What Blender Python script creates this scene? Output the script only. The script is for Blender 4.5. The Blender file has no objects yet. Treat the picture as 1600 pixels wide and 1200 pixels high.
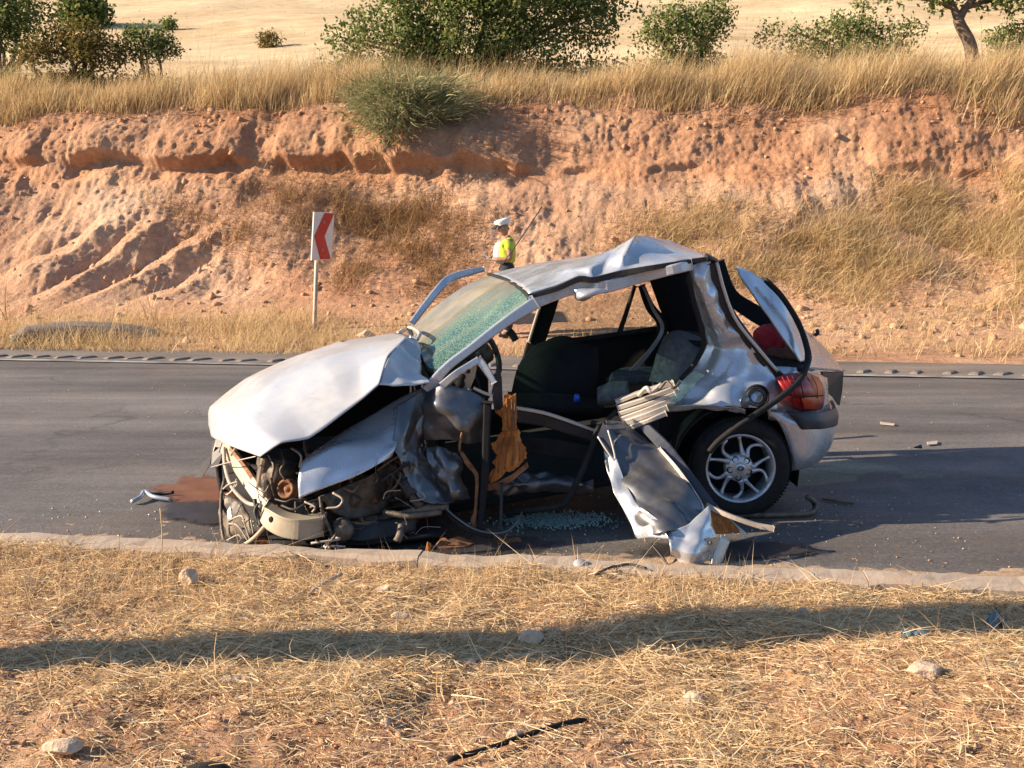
import bpy, bmesh, math, random
import numpy as np
from mathutils import Vector
SC = bpy.context.scene
COL = SC.collection
rng = np.random.default_rng(7)
random.seed(7)

# ---------------------------------------------------------------- camera, sky, sun, exposure
FPX = 1500.0; CAMH = 1.55; PITCH = math.atan(230 / FPX)
cam_d = bpy.data.cameras.new('camera'); cam = bpy.data.objects.new('camera', cam_d); COL.objects.link(cam)
cam.location = (0, 0, CAMH); cam.rotation_euler = (math.pi / 2 - PITCH, 0, 0)
cam_d.sensor_width = 36.0; cam_d.lens = 36.0 * FPX / 1600.0
cam_d.clip_start = 0.05; cam_d.clip_end = 3000
SC.camera = cam
SUN_EL = math.radians(23.5); SUN_AZ = math.radians(5.5)      # light travels towards +x, a little away from the camera
world = bpy.data.worlds.new('World'); SC.world = world; world.use_nodes = True
wn = world.node_tree
sky = wn.nodes.new('ShaderNodeTexSky'); sky.sky_type = 'NISHITA'; sky.sun_disc = False
sky.sun_elevation = SUN_EL; sky.sun_rotation = math.radians(270) - SUN_AZ
sky.dust_density = 0.3; sky.air_density = 1.0; sky.ozone_density = 3.0
wn.nodes['Background'].inputs['Strength'].default_value = 0.09
wn.links.new(sky.outputs[0], wn.nodes['Background'].inputs['Color'])
sd = bpy.data.lights.new('sun', 'SUN'); sun = bpy.data.objects.new('sun', sd); COL.objects.link(sun)
sd.energy = 5.0; sd.angle = math.radians(0.5); sd.color = (1.0, 0.82, 0.61)
ldir = Vector((math.cos(SUN_EL) * math.cos(SUN_AZ), math.cos(SUN_EL) * math.sin(SUN_AZ), -math.sin(SUN_EL)))
sun.rotation_euler = ldir.to_track_quat('-Z', 'Y').to_euler(); sun.location = (-20, -3, 12)
SC.view_settings.view_transform = 'Standard'; SC.view_settings.look = 'None'
SC.view_settings.gamma = 1.0; SC.view_settings.exposure = 1.27
SC.cycles.max_bounces = 6; SC.cycles.transparent_max_bounces = 12

# ---------------------------------------------------------------- geometry helpers
_cp, _sp = math.cos(PITCH), math.sin(PITCH)
def V(px, py, Y):
    "point at depth Y that the photograph shows at (px, py)"
    x = (px - 800) / FPX; y = (600 - py) / FPX
    dy = y * _sp + _cp; dz = y * _cp - _sp; t = Y / dy
    return np.array((x * t, Y, CAMH + dz * t))
def G(px, py, z=0.0):
    x = (px - 800) / FPX; y = (600 - py) / FPX
    dy = y * _sp + _cp; dz = y * _cp - _sp; t = (z - CAMH) / dz
    return np.array((x * t, dy * t, z))
def proj(p):
    p = np.asarray(p, float); y = p[..., 1]; z = p[..., 2] - CAMH
    d = y * _cp - z * _sp; u = y * _sp + z * _cp
    return 800 + FPX * p[..., 0] / d, 600 - FPX * u / d
_LAT = np.random.default_rng(3).random((64, 64, 64)).astype(np.float32)
def vnoise(p):
    p = np.asarray(p, float); i = np.floor(p).astype(int); f = p - i; f = f * f * (3 - 2 * f); i &= 63; j = (i + 1) & 63
    x0, y0, z0 = i[..., 0], i[..., 1], i[..., 2]; x1, y1, z1 = j[..., 0], j[..., 1], j[..., 2]
    fx, fy, fz = f[..., 0], f[..., 1], f[..., 2]
    def L(a, b, t): return a + (b - a) * t
    return L(L(L(_LAT[x0, y0, z0], _LAT[x1, y0, z0], fx), L(_LAT[x0, y1, z0], _LAT[x1, y1, z0], fx), fy),
             L(L(_LAT[x0, y0, z1], _LAT[x1, y0, z1], fx), L(_LAT[x0, y1, z1], _LAT[x1, y1, z1], fx), fy), fz) * 2 - 1
def fbm(p, oct=4, gain=0.5):
    p = np.asarray(p, float); s = 0; a = 1.0
    for k in range(oct):
        s = s + a * vnoise(p * 2 ** k + k * 17.3); a *= gain
    return s
def ridged(p, oct=3):
    s = 0; a = 1.0
    for k in range(oct):
        s = s + a * (1 - 2 * np.abs(vnoise(np.asarray(p) * 2 ** k + k * 9.1))); a *= 0.5
    return s
def folds(P, f, seed=0.0):
    "crisp creases, like crushed sheet metal"
    r = np.random.default_rng(int(seed * 10) + 5); d = 0; w = vnoise(P * f * 0.3 + seed) * 0.6
    for k in range(6):
        a = r.normal(size=3); a /= np.linalg.norm(a); q = P @ a * f * r.uniform(.35, .95) + r.random() + w * r.uniform(-.6, .6)
        tri = 2 * np.abs(2 * (q - np.floor(q)) - 1) - 1; d = d + tri * (1.0 if k < 3 else 0.5) * np.clip(0.5 + vnoise(P * f * .25 + k * 3.1 + seed), 0, 1)
    return d * 0.9 + 0.06 * fbm(P * f * 2 + seed, 2)
def wl(o):
    v = Vector((0, 0, 0))
    while o is not None: v = v + o.location; o = o.parent
    return np.array(v)
def tag(o, label=None, cat=None, group=None, kind=None):
    if label: o['label'] = label
    if cat: o['category'] = cat
    if group: o['group'] = group
    if kind: o['kind'] = kind
    return o
def empty(name, loc, label=None, cat=None, group=None):
    o = bpy.data.objects.new(name, None); COL.objects.link(o); o.location = tuple(loc); o.empty_display_size = 0.1
    return tag(o, label, cat, group)
def mesh_obj(name, verts, faces, mat, parent=None, smooth=True, thick=0, off=0.0, bevel=0, sub=0):
    v = np.asarray(verts, float)
    if parent is None:
        o0 = np.array(((v[:, 0].min() + v[:, 0].max()) / 2, (v[:, 1].min() + v[:, 1].max()) / 2, v[:, 2].min()))
    else: o0 = (v.min(0) + v.max(0)) / 2
    me = bpy.data.meshes.new(name)
    if isinstance(faces, np.ndarray):
        k = faces.shape[1]; n = len(faces)
        me.vertices.add(len(v)); me.vertices.foreach_set('co', (v - o0).ravel())
        me.loops.add(n * k); me.loops.foreach_set('vertex_index', faces.astype(np.int32).ravel())
        me.polygons.add(n); me.polygons.foreach_set('loop_start', np.arange(0, n * k, k, dtype=np.int32))
        me.update(calc_edges=True); me.validate()
    else:
        me.from_pydata([tuple(q) for q in (v - o0)], [], [tuple(int(i) for i in f) for f in faces]); me.update()
    if smooth: me.polygons.foreach_set('use_smooth', np.ones(len(me.polygons), bool))
    o = bpy.data.objects.new(name, me); COL.objects.link(o)
    if mat is not None:
        for m in (mat if isinstance(mat, (list, tuple)) else [mat]): me.materials.append(m)
    if parent is not None: o.parent = parent; o.location = tuple(o0 - wl(parent))
    else: o.location = tuple(o0)
    if bevel:
        b = o.modifiers.new('bevel', 'BEVEL'); b.width = bevel; b.segments = 2; b.limit_method = 'ANGLE'
    if thick:
        s = o.modifiers.new('thickness', 'SOLIDIFY'); s.thickness = thick; s.offset = off
    if sub:
        s = o.modifiers.new('subsurf', 'SUBSURF'); s.levels = sub; s.render_levels = sub
    return o
class MB:
    "collects shapes for ONE mesh object"
    def __init__(s): s.v = []; s.f = []
    def add(s, v, f):
        k = len(s.v); s.v += [tuple(q) for q in v]; s.f += [tuple(i + k for i in q) for q in f]; return s
    def box(s, c, size, rz=0.0, rx=0.0, ry=0.0, taper=1.0):
        from mathutils import Euler
        R = np.array(Euler((rx, ry, rz)).to_matrix()); h = np.array(size) / 2; v = []
        for z in (-1, 1):
            k = taper if z > 0 else 1
            for x, y in ((-1, -1), (1, -1), (1, 1), (-1, 1)): v.append(np.array(c) + R @ (h * np.array((x * k, y * k, z))))
        return s.add(v, [(0, 3, 2, 1), (4, 5, 6, 7), (0, 1, 5, 4), (1, 2, 6, 5), (2, 3, 7, 6), (3, 0, 4, 7)])
    def tube(s, pts, r, n=8, cap=True):
        P = [np.array(p, float) for p in pts]; m = len(P); rs = r if hasattr(r, '__len__') else [r] * m
        up = np.array((0.13, 0.21, 0.97)); v = []
        for i in range(m):
            t = P[min(i + 1, m - 1)] - P[max(i - 1, 0)]; t = t / (np.linalg.norm(t) + 1e-9)
            a = np.cross(t, up); 
            if np.linalg.norm(a) < .1: a = np.cross(t, (1, 0, 0))
            a = a / np.linalg.norm(a); b = np.cross(t, a)
            for k in range(n):
                w = 2 * math.pi * k / n; v.append(P[i] + rs[i] * (math.cos(w) * a + math.sin(w) * b))
        f = [(i * n + k, i * n + (k + 1) % n, (i + 1) * n + (k + 1) % n, (i + 1) * n + k) for i in range(m - 1) for k in range(n)]
        if cap: f += [tuple(range(n))[::-1], tuple((m - 1) * n + k for k in range(n))]
        return s.add(v, f)
    def lathe(s, c, axis, prof, n=48, closed=False):
        "prof: (radius, offset along axis) pairs"
        a = np.array(axis, float); a /= np.linalg.norm(a); b = np.cross(a, (0, 0, 1.0)); b /= np.linalg.norm(b); d = np.cross(a, b)
        m = len(prof); v = []
        for r, h in prof:
            for k in range(n):
                w = 2 * math.pi * k / n; v.append(np.array(c) + a * h + r * (math.cos(w) * b + math.sin(w) * d))
        mm = m if closed else m - 1
        f = [(i * n + k, i * n + (k + 1) % n, ((i + 1) % m) * n + (k + 1) % n, ((i + 1) % m) * n + k) for i in range(mm) for k in range(n)]
        return s.add(v, f)
    def build(s, name, mat, parent=None, **k): return mesh_obj(name, s.v, s.f, mat, parent, **k)
def smooth_line(pts, n=6):
    P = np.array(pts, float); P = np.vstack((2 * P[0] - P[1], P, 2 * P[-1] - P[-2])); out = []
    for i in range(1, len(P) - 2):
        for k in range(n):
            t = k / n
            out.append(0.5 * ((2 * P[i]) + (-P[i - 1] + P[i + 1]) * t + (2 * P[i - 1] - 5 * P[i] + 4 * P[i + 1] - P[i + 2]) * t * t + (-P[i - 1] + 3 * P[i] - 3 * P[i + 1] + P[i + 2]) * t ** 3))
    out.append(P[-2]); return np.array(out)
def lin_line(pts, n=6):
    P = np.array(pts, float); out = []
    for i in range(len(P) - 1):
        for k in range(n): out.append(P[i] + (P[i + 1] - P[i]) * k / n)
    out.append(P[-1]); return np.array(out)
def patch_pts(rows, n=6, lin=False, crumple=0.0, cs=6.0, seed=0.0, edge=0.3):
    A = np.array([[V(*q) if len(q) == 3 and not isinstance(q, np.ndarray) else q for q in r] for r in rows], float)
    fn = lin_line if lin else smooth_line
    B = np.stack([fn(r, n) for r in A]); C = np.stack([fn(B[:, j], n) for j in range(B.shape[1])], axis=1)
    if crumple:
        du = np.gradient(C, axis=0); dv = np.gradient(C, axis=1); N = np.cross(du, dv); N /= np.linalg.norm(N, axis=2, keepdims=True) + 1e-9
        d = folds(C, cs, seed)
        C = C + N * (d * crumple)[..., None]
    return C
def grid_faces(R, C): 
    i = np.arange(R * C).reshape(R, C)
    return np.stack((i[:-1, :-1], i[:-1, 1:], i[1:, 1:], i[1:, :-1]), -1).reshape(-1, 4)
def patch(name, rows, mat, parent, n=6, lin=False, crumple=0.0, cs=6.0, seed=0.0, thick=0.004, smooth=True, off=0.0):
    C = patch_pts(rows, n, lin, crumple, cs, seed)
    return mesh_obj(name, C.reshape(-1, 3), grid_faces(*C.shape[:2]), mat, parent, smooth=smooth, thick=thick, off=off)
def tube(name, pts, r, mat, parent=None, n=8, curve=True, k=6):
    P = [V(*q) if not isinstance(q, np.ndarray) else q for q in pts]
    if curve: P = smooth_line(P, k)
    return MB().tube(P, r, n).build(name, mat, parent)
def strip(name, pts, mat, parent, depth=0.03, thick=0.0, smooth=False):
    "flat outline given as (px,py,Y) points, extruded away from the camera"
    P = np.array([V(*q) for q in pts]); n = len(P); Q = P + np.array((0, depth, 0))
    f = [tuple(range(n)), tuple(range(2 * n - 1, n - 1, -1))] + [(i, i + n, (i + 1) % n + n, (i + 1) % n) for i in range(n)]
    return mesh_obj(name, np.vstack((P, Q)), f, mat, parent, smooth=smooth)

# ---------------------------------------------------------------- materials
def nt_new(name):
    m = bpy.data.materials.new(name); m.use_nodes = True; t = m.node_tree
    return m, t, t.nodes['Principled BSDF']
def node(t, typ, **k):
    n = t.nodes.new(typ)
    for a, b in k.items():
        if a in n.inputs: n.inputs[a].default_value = b
        else: setattr(n, a, b)
    return n
def noise(t, scale, detail=4, rough=0.55, coord='Object', stretch=None, dist=0.0):
    tc = node(t, 'ShaderNodeTexCoord'); src = tc.outputs[coord]
    if stretch:
        mp = node(t, 'ShaderNodeMapping'); mp.inputs['Scale'].default_value = stretch[:3]
        if len(stretch) > 3: mp.inputs['Rotation'].default_value = (0, 0, stretch[3])
        t.links.new(src, mp.inputs[0]); src = mp.outputs[0]
    n = node(t, 'ShaderNodeTexNoise', Scale=scale, Detail=detail, Roughness=rough, Distortion=dist)
    t.links.new(src, n.inputs['Vector']); return n.outputs['Fac']
def ramp(t, fac, stops):
    r = node(t, 'ShaderNodeValToRGB'); e = r.color_ramp.elements
    while len(e) < len(stops): e.new(0.5)
    for i, (p, c) in enumerate(stops):
        e[i].position = p; e[i].color = (c, c, c, 1) if not hasattr(c, '__len__') else (*c, 1)
    t.links.new(fac, r.inputs[0]); return r.outputs[0]
def mixc(t, fac, a, b, mode='MIX'):
    m = node(t, 'ShaderNodeMix', data_type='RGBA', blend_type=mode)
    for s, k in ((fac, 0), (a, 6), (b, 7)):
        if hasattr(s, 'is_linked') or hasattr(s, 'links'): t.links.new(s, m.inputs[k])
        elif hasattr(s, '__len__'): m.inputs[k].default_value = (*s, 1)
        else: m.inputs[k].default_value = s
    return m.outputs[2]
def bump(t, b, fac, strength=0.4, dist=0.01, prev=None):
    n = node(t, 'ShaderNodeBump', Strength=strength, Distance=dist); t.links.new(fac, n.inputs['Height'])
    if prev is not None: t.links.new(prev, n.inputs['Normal'])
    t.links.new(n.outputs[0], b.inputs['Normal']); return n.outputs[0]
def simple(name, c1, c2=None, rough=0.6, metal=0.0, scale=8, bmp=0.0, bscale=30, lo=0.35, hi=0.65, spec=0.5, coat=0.0, dirt=0.0, dirtc=(0.32, 0.2, 0.12), bdist=0.004):
    m, t, b = nt_new(name); b.inputs['Roughness'].default_value = rough; b.inputs['Metallic'].default_value = metal
    b.inputs['Specular IOR Level'].default_value = spec; b.inputs['Coat Weight'].default_value = coat; b.inputs['Coat Roughness'].default_value = 0.08
    c = c1
    if c2 is not None: c = ramp(t, noise(t, scale, 6, 0.6), [(lo, c1), (hi, c2)])
    if dirt:
        d = ramp(t, noise(t, 7.3, 8, 0.72), [(0.46, 0.0), (0.72, dirt)])
        c = mixc(t, d, c, dirtc)
        r = mixc(t, d, (rough,) * 3, (0.9,) * 3); t.links.new(r, b.inputs['Roughness'])
        if metal:
            mm = mixc(t, d, (metal,) * 3, (0.0,) * 3); t.links.new(mm, b.inputs['Metallic'])
    if hasattr(c, '__len__'): b.inputs['Base Color'].default_value = (*c, 1)
    else: t.links.new(c, b.inputs['Base Color'])
    if bmp: bump(t, b, noise(t, bscale, 5, 0.6), bmp, bdist)
    return m
M = {}
def blade_mat(name, stops, transl=0.35):
    m = bpy.data.materials.new(name); m.use_nodes = True; t = m.node_tree; t.nodes.remove(t.nodes['Principled BSDF'])
    at = node(t, 'ShaderNodeAttribute', attribute_name='rnd'); c = ramp(t, at.outputs['Fac'], stops)
    d = node(t, 'ShaderNodeBsdfDiffuse'); tr = node(t, 'ShaderNodeBsdfTranslucent'); mx = node(t, 'ShaderNodeMixShader'); mx.inputs[0].default_value = transl
    t.links.new(c, d.inputs[0]); t.links.new(c, tr.inputs[0]); t.links.new(d.outputs[0], mx.inputs[1]); t.links.new(tr.outputs[0], mx.inputs[2])
    t.links.new(mx.outputs[0], t.nodes['Material Output'].inputs[0]); return m
def set_rnd(o, vals):
    a = o.data.attributes.new('rnd', 'FLOAT', 'POINT'); a.data.foreach_set('value', np.asarray(vals, np.float32))
def blades(name, base, length, width, dirv, bend, mat, parent=None, seg=3, rnd=None, face=None):
    """grass: base (n,3), length (n), width (n), dirv (n,3) growth direction, bend (n,3) added towards the tip"""
    n = len(base); dirv = dirv / (np.linalg.norm(dirv, axis=1, keepdims=True) + 1e-9)
    side = np.cross(dirv, rng.normal(size=(n, 3))) if face is None else np.cross(dirv, face)
    side /= np.linalg.norm(side, axis=1, keepdims=True) + 1e-9
    vs = []
    for k in range(seg + 1):
        t = k / seg; c = base + dirv * (length * t)[:, None] + bend * (length * t * t)[:, None]; w = (width * (1 - t * 0.9) / 2)[:, None]
        if k < seg: vs += [c - side * w, c + side * w]
        else: vs += [c]
    nv = 2 * seg + 1; v = np.stack(vs, 1).reshape(-1, 3); b0 = (np.arange(n) * nv)[:, None]
    tri = []
    for k in range(seg - 1): tri += [[2 * k, 2 * k + 1, 2 * k + 3], [2 * k, 2 * k + 3, 2 * k + 2]]
    tri += [[2 * seg - 2, 2 * seg - 1, 2 * seg]]
    f = (b0[:, None, :] + np.array(tri)[None]).reshape(-1, 3)
    o = mesh_obj(name, v, f, mat, parent, smooth=False)
    set_rnd(o, np.repeat(rng.random(n) if rnd is None else rnd, nv)); return o

# ================================================================ the setting
RA = math.radians(7.7); UC = np.array((math.cos(RA), -math.sin(RA), 0)); VC = np.array((math.sin(RA), math.cos(RA), 0))
def uv(u, v, z=0.0): return u * UC + v * VC + np.array((0, 0, z))
def sm(x, a, b):
    t = np.clip((x - a) / (b - a), 0, 1); return t * t * (3 - 2 * t)

# --- materials of the ground
def soil_mat(name, cs, s1=1.6, s2=14, bs=60, bd=0.03, bstr=0.9, grain=140):
    m, t, b = nt_new(name); b.inputs['Roughness'].default_value = 0.95; b.inputs['Specular IOR Level'].default_value = 0.1
    c = ramp(t, noise(t, s1, 8, 0.62), [(0.3, cs[0]), (0.5, cs[1]), (0.7, cs[2])])
    g = ramp(t, noise(t, s2, 8, 0.7), [(0.3, 0.62), (0.7, 1.25)])
    c = mixc(t, 0.75, c, g, 'MULTIPLY'); t.links.new(c, b.inputs['Base Color'])
    p = bump(t, b, noise(t, bs, 8, 0.7), bstr, bd); bump(t, b, noise(t, grain, 4, 0.6), 0.5, bd * 0.3, p)
    return m
M['soil'] = soil_mat('reddish_soil', [(0.32, 0.165, 0.095), (0.44, 0.25, 0.15), (0.55, 0.345, 0.22)], 1.3, 9, 22, 0.03, 1.0, 90)
M['bank'] = soil_mat('red_earth', [(0.47, 0.255, 0.155), (0.60, 0.365, 0.235), (0.68, 0.47, 0.325)], 0.55, 8, 15, 0.055, 0.9, 60)
def strata(m):
    "soil layers: darker red topsoil, an orange seam, pale subsoil below"
    t = m.node_tree; b = t.nodes['Principled BSDF']; src = b.inputs['Base Color'].links[0].from_socket
    g = node(t, 'ShaderNodeNewGeometry'); sp = node(t, 'ShaderNodeSeparateXYZ'); t.links.new(g.outputs['Position'], sp.inputs[0])
    ml = node(t, 'ShaderNodeMath', operation='MULTIPLY_ADD'); t.links.new(noise(t, .9, 7, .65), ml.inputs[0]); ml.inputs[1].default_value = 0.9; t.links.new(sp.outputs['Z'], ml.inputs[2])
    mr = node(t, 'ShaderNodeMapRange'); t.links.new(ml.outputs[0], mr.inputs[0]); mr.inputs[1].default_value = 0.0; mr.inputs[2].default_value = 5.0
    lay = ramp(t, mr.outputs[0], [(0.0, (.95, .92, .88)), (0.30, (1, .94, .9)), (0.56, (1.0, 1.0, 1.0)), (0.62, (1.0, .88, .78)), (0.68, (.90, .80, .72)), (0.9, (.82, .72, .65))])
    t.links.new(mixc(t, 1.0, src, lay, 'MULTIPLY'), b.inputs['Base Color'])
strata(M['bank'])
M['field'] = soil_mat('stubble_field', [(0.46, 0.325, 0.18), (0.57, 0.42, 0.245), (0.64, 0.485, 0.30)], 0.11, 0.5, 1.2, 0.15, 0.5, 5)

# --- road
def asphalt(name, base, var, dust=(0.25, 0.17, 0.11), dustamt=0.25):
    m, t, b = nt_new(name); b.inputs['Roughness'].default_value = 0.8; b.inputs['Specular IOR Level'].default_value = 0.35
    lane = noise(t, 1.4, 6, 0.6, stretch=(0.16, 1.6, 1, RA))
    c = ramp(t, lane, [(0.3, [k * (1 - var) for k in base]), (0.7, [k * (1 + var) for k in base])])
    agg = ramp(t, noise(t, 160, 3, 0.7), [(0.3, 0.55), (0.62, 1.15), (0.75, 2.0)]); c = mixc(t, 0.8, c, agg, 'MULTIPLY'); c = mixc(t, .9, c, ramp(t, noise(t, 45, 5, .75), [(.32, .6), (.68, 1.35)]), 'MULTIPLY')
    scr = ramp(t, noise(t, 9, 4, 0.6, stretch=(0.25, 5, 1, RA)), [(0.58, 0.0), (0.76, 0.5)]); c = mixc(t, scr, c, (0.2, 0.18, 0.165))
    patchy = ramp(t, noise(t, 0.9, 8, 0.68, dist=0.4), [(0.5, 0.0), (0.75, dustamt)]); c = mixc(t, patchy, c, dust)
    tc = node(t, 'ShaderNodeTexCoord'); wv = node(t, 'ShaderNodeTexVoronoi', feature='DISTANCE_TO_EDGE', Scale=0.55)
    wn_ = node(t, 'ShaderNodeTexNoise', Scale=2.2, Detail=6.0); t.links.new(tc.outputs['Object'], wn_.inputs['Vector']); ad = node(t, 'ShaderNodeMix', data_type='VECTOR'); ad.inputs[0].default_value = .35
    t.links.new(tc.outputs['Object'], ad.inputs[4]); t.links.new(wn_.outputs['Color'], ad.inputs[5]); t.links.new(ad.outputs[1], wv.inputs['Vector'])
    ck = ramp(t, wv.outputs['Distance'], [(0.003, 0.4), (0.009, 0.0)]); ckm = ramp(t, noise(t, .5, 3), [(.48, 0.0), (.6, 1.0)]); c = mixc(t, mixc(t, 1.0, ck, ckm, 'MULTIPLY'), c, (0.02, 0.019, 0.019))
    pt = ramp(t, noise(t, 0.45, 5, .6, stretch=(.5, 1.3, 1, RA)), [(.4, 0.78), (.6, 1.22)]); c = mixc(t, 1.0, c, pt, 'MULTIPLY')
    t.links.new(c, b.inputs['Base Color']); rr = ramp(t, noise(t, 2.0, 4), [(0.35, 0.62), (0.65, 0.9)]); t.links.new(rr, b.inputs['Roughness'])
    bump(t, b, noise(t, 120, 3, 0.7), 0.55, 0.006); return m
M['asphalt'] = asphalt('asphalt', (0.130, 0.117, 0.110), 0.35)
M['shoulder'] = asphalt('worn_asphalt', (0.17, 0.145, 0.125), 0.2, dustamt=0.5)
M['concrete'] = simple('dusty_concrete', (0.30, 0.24, 0.185), (0.40, 0.32, 0.25), 0.9, scale=5, bmp=0.6, bscale=50, dirt=0.6, dirtc=(0.36, 0.22, 0.13))
V0, V1, VS = 4.33, 12.22, 11.15
def band(name, v0, v1, z, mat, u0=-60, u1=60, nu=160, nv=12, amp=0.0, sc=0.6):
    U, W = np.meshgrid(np.linspace(u0, u1, nu), np.linspace(v0, v1, nv)); P = U[..., None] * UC + W[..., None] * VC; P[..., 2] = z
    if amp: P[..., 2] += fbm(P * sc, 3) * amp
    return mesh_obj(name, P.reshape(-1, 3), grid_faces(nv, nu), mat)
base = mesh_obj('ground', [(-900, -300, -.4), (900, -300, -.4), (900, 1200, -.4), (-900, 1200, -.4)], [(0, 1, 2, 3)], M['soil'], smooth=False)
tag(base, 'bare earth plain under the whole place', 'ground', kind='structure')
road = tag(band('road', V0 - 0.3, VS + 0.02, 0.0, M['asphalt'], amp=0.004), 'dark grey asphalt carriageway crossing the picture', 'road', kind='structure')
shoulder = tag(band('road_shoulder', VS, V1 + 0.3, 0.006, M['shoulder'], amp=0.003), 'pale worn asphalt shoulder beyond the edge line', 'shoulder', kind='structure')
# worn white edge line, broken up
M['paint'] = None
m, t, b = nt_new('worn_paint'); b.inputs['Roughness'].default_value = 0.8
wear = ramp(t, noise(t, 3.0, 8, 0.75, stretch=(0.5, 2, 1, RA)), [(0.44, 0.0), (0.6, 1.0)])
t.links.new(mixc(t, wear, (0.13, 0.12, 0.115), (0.42, 0.38, 0.34)), b.inputs['Base Color']); M['paint'] = m
tag(band('edge_line', VS - 0.10, VS + 0.03, 0.014, M['paint'], nv=3, amp=0.0), 'worn pale edge line along the far side of the road', 'road marking', kind='structure')
# rumble bars beside the line
bm0 = None
for i, u in enumerate(np.arange(-8.6, 8.6, 0.31)):
    c = uv(u + random.uniform(-.05, .05), VS + 0.30 + random.uniform(-.02, .02), 0.0)
    if bm0 is None:
        o = MB().box((0, 0, 0), (0.13, 0.34, 0.05), rz=-RA - 0.55, taper=0.55).build('rumble_bar', M['shoulder'], shoulder, bevel=0.006); bm0 = o.data
    else:
        o = bpy.data.objects.new('rumble_bar', bm0); COL.objects.link(o); o.parent = shoulder
        bb = o.modifiers.new('bevel', 'BEVEL'); bb.width = 0.006
    o.location = tuple(c + np.array((0, 0, 0.012 + random.uniform(-.008, .002))) - wl(shoulder)); 
    o.scale = (random.uniform(.8, 1.2), random.uniform(.7, 1.1), random.uniform(.7, 1.0)); o.rotation_euler.z += random.uniform(-.12, .12)

# --- kerb of concrete stones
kerb = empty('kerb', uv(0, 4.2, 0)); tag(kerb, 'low dusty concrete kerb between road and dry verge', 'kerb', kind='structure')
KW = 0.14; stones = [1.0] * 60; u = -26.0; k = 0
while u < 26:
    L = 1.0; mb = MB()
    nseg = 14; prof = [(-KW / 2, -0.15), (-KW / 2, 0.062), (-KW / 2 + 0.02, 0.08), (KW / 2 - 0.03, 0.08), (KW / 2, 0.05), (KW / 2, -0.15)]
    vs = []; fs = []
    for i in range(nseg + 1):
        uu = u + (L - 0.004) * i / nseg
        for (dv, z) in prof:
            q = uv(uu, 4.22 + dv, z); nn = fbm(q * 7, 4) * 0.012 if z > 0 else 0
            vs.append(q + VC * nn + np.array((0, 0, nn)))
    np_ = len(prof); dz = random.uniform(-.004, .004); vs = [q + np.array((0, 0, dz)) for q in vs]
    for i in range(nseg):
        for j in range(np_ - 1): fs.append((i * np_ + j, i * np_ + j + 1, (i + 1) * np_ + j + 1, (i + 1) * np_ + j))
    fs += [tuple(range(np_)), tuple(nseg * np_ + j for j in range(np_))[::-1]]
    mesh_obj('kerb_stone', vs, fs, M['concrete'], kerb, smooth=False); u += L
# gutter: dirt washed against the kerb
U, W = np.meshgrid(np.linspace(-20, 20, 900), np.linspace(4.25, 4.95, 40)); P = U[..., None] * UC + W[..., None] * VC
w = 0.16 + 0.20 * (vnoise(np.stack((U * 0.8, U * 0 + 3, U * 0), -1)) + 0.6) + 0.22 * sm(U, 1.0, 2.4)
h = 0.05 * sm(-(W - 4.29 - w) / w, 0.0, 1.0) * (0.75 + 0.3 * fbm(P * 6, 3)) - 0.006 + 0.006 * fbm(P * 18, 2)
P[..., 2] = h
tag(mesh_obj('gutter_dirt', P.reshape(-1, 3), grid_faces(40, 900), soil_mat('gutter_dirt', [(0.30, 0.2, 0.13), (0.40, 0.28, 0.19), (0.46, 0.34, 0.24)], 2, 20, 40, 0.02)), 'pale dirt washed into the gutter along the kerb', 'dirt', kind='structure')

# --- verge in front of the camera
nu, nvv = 620, 420
U, W = np.meshgrid(np.linspace(-7, 7, nu), np.linspace(-1.5, 4.17, nvv)); P = U[..., None] * UC + W[..., None] * VC
def verge_z(P):
    W_ = P[..., 0] * VC[0] + P[..., 1] * VC[1]; U_ = P[..., 0] * UC[0] + P[..., 1] * UC[1]
    z = 0.03 - 0.05 * sm(U_, 0.8, 2.2) * sm(W_, 3.2, 3.9) + 0.035 * fbm(P * 1.3, 3) * sm(-W_, -4.1, -3.4)
    z = z + 0.014 * fbm(P * 6, 4) + 0.010 * ridged(P * 14, 2)
    return z
P[..., 2] = verge_z(P)
verge_pts = P
tag(mesh_obj('verge', P.reshape(-1, 3), grid_faces(nvv, nu), M['soil']), 'reddish earth verge strewn with dry straw', 'ground', kind='structure')

# --- cut bank across the road and the terrace on top of it
nu, nh = 1100, 330
s = np.linspace(0, 1, nh)
prof = np.array([(12.15, -0.03), (12.6, 0.03), (13.4, 0.14), (14.4, 0.32), (15.2, 0.62), (15.8, 1.05), (16.5, 1.75), (17.15, 2.45), (17.5, 2.95), (17.72, 3.45), (17.98, 3.9), (18.5, 4.14), (19.6, 4.36), (21.5, 4.62), (25, 5.0)])
sl = np.concatenate(([0], np.cumsum(np.linalg.norm(np.diff(prof, axis=0), axis=1)))); sl /= sl[-1]
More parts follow.
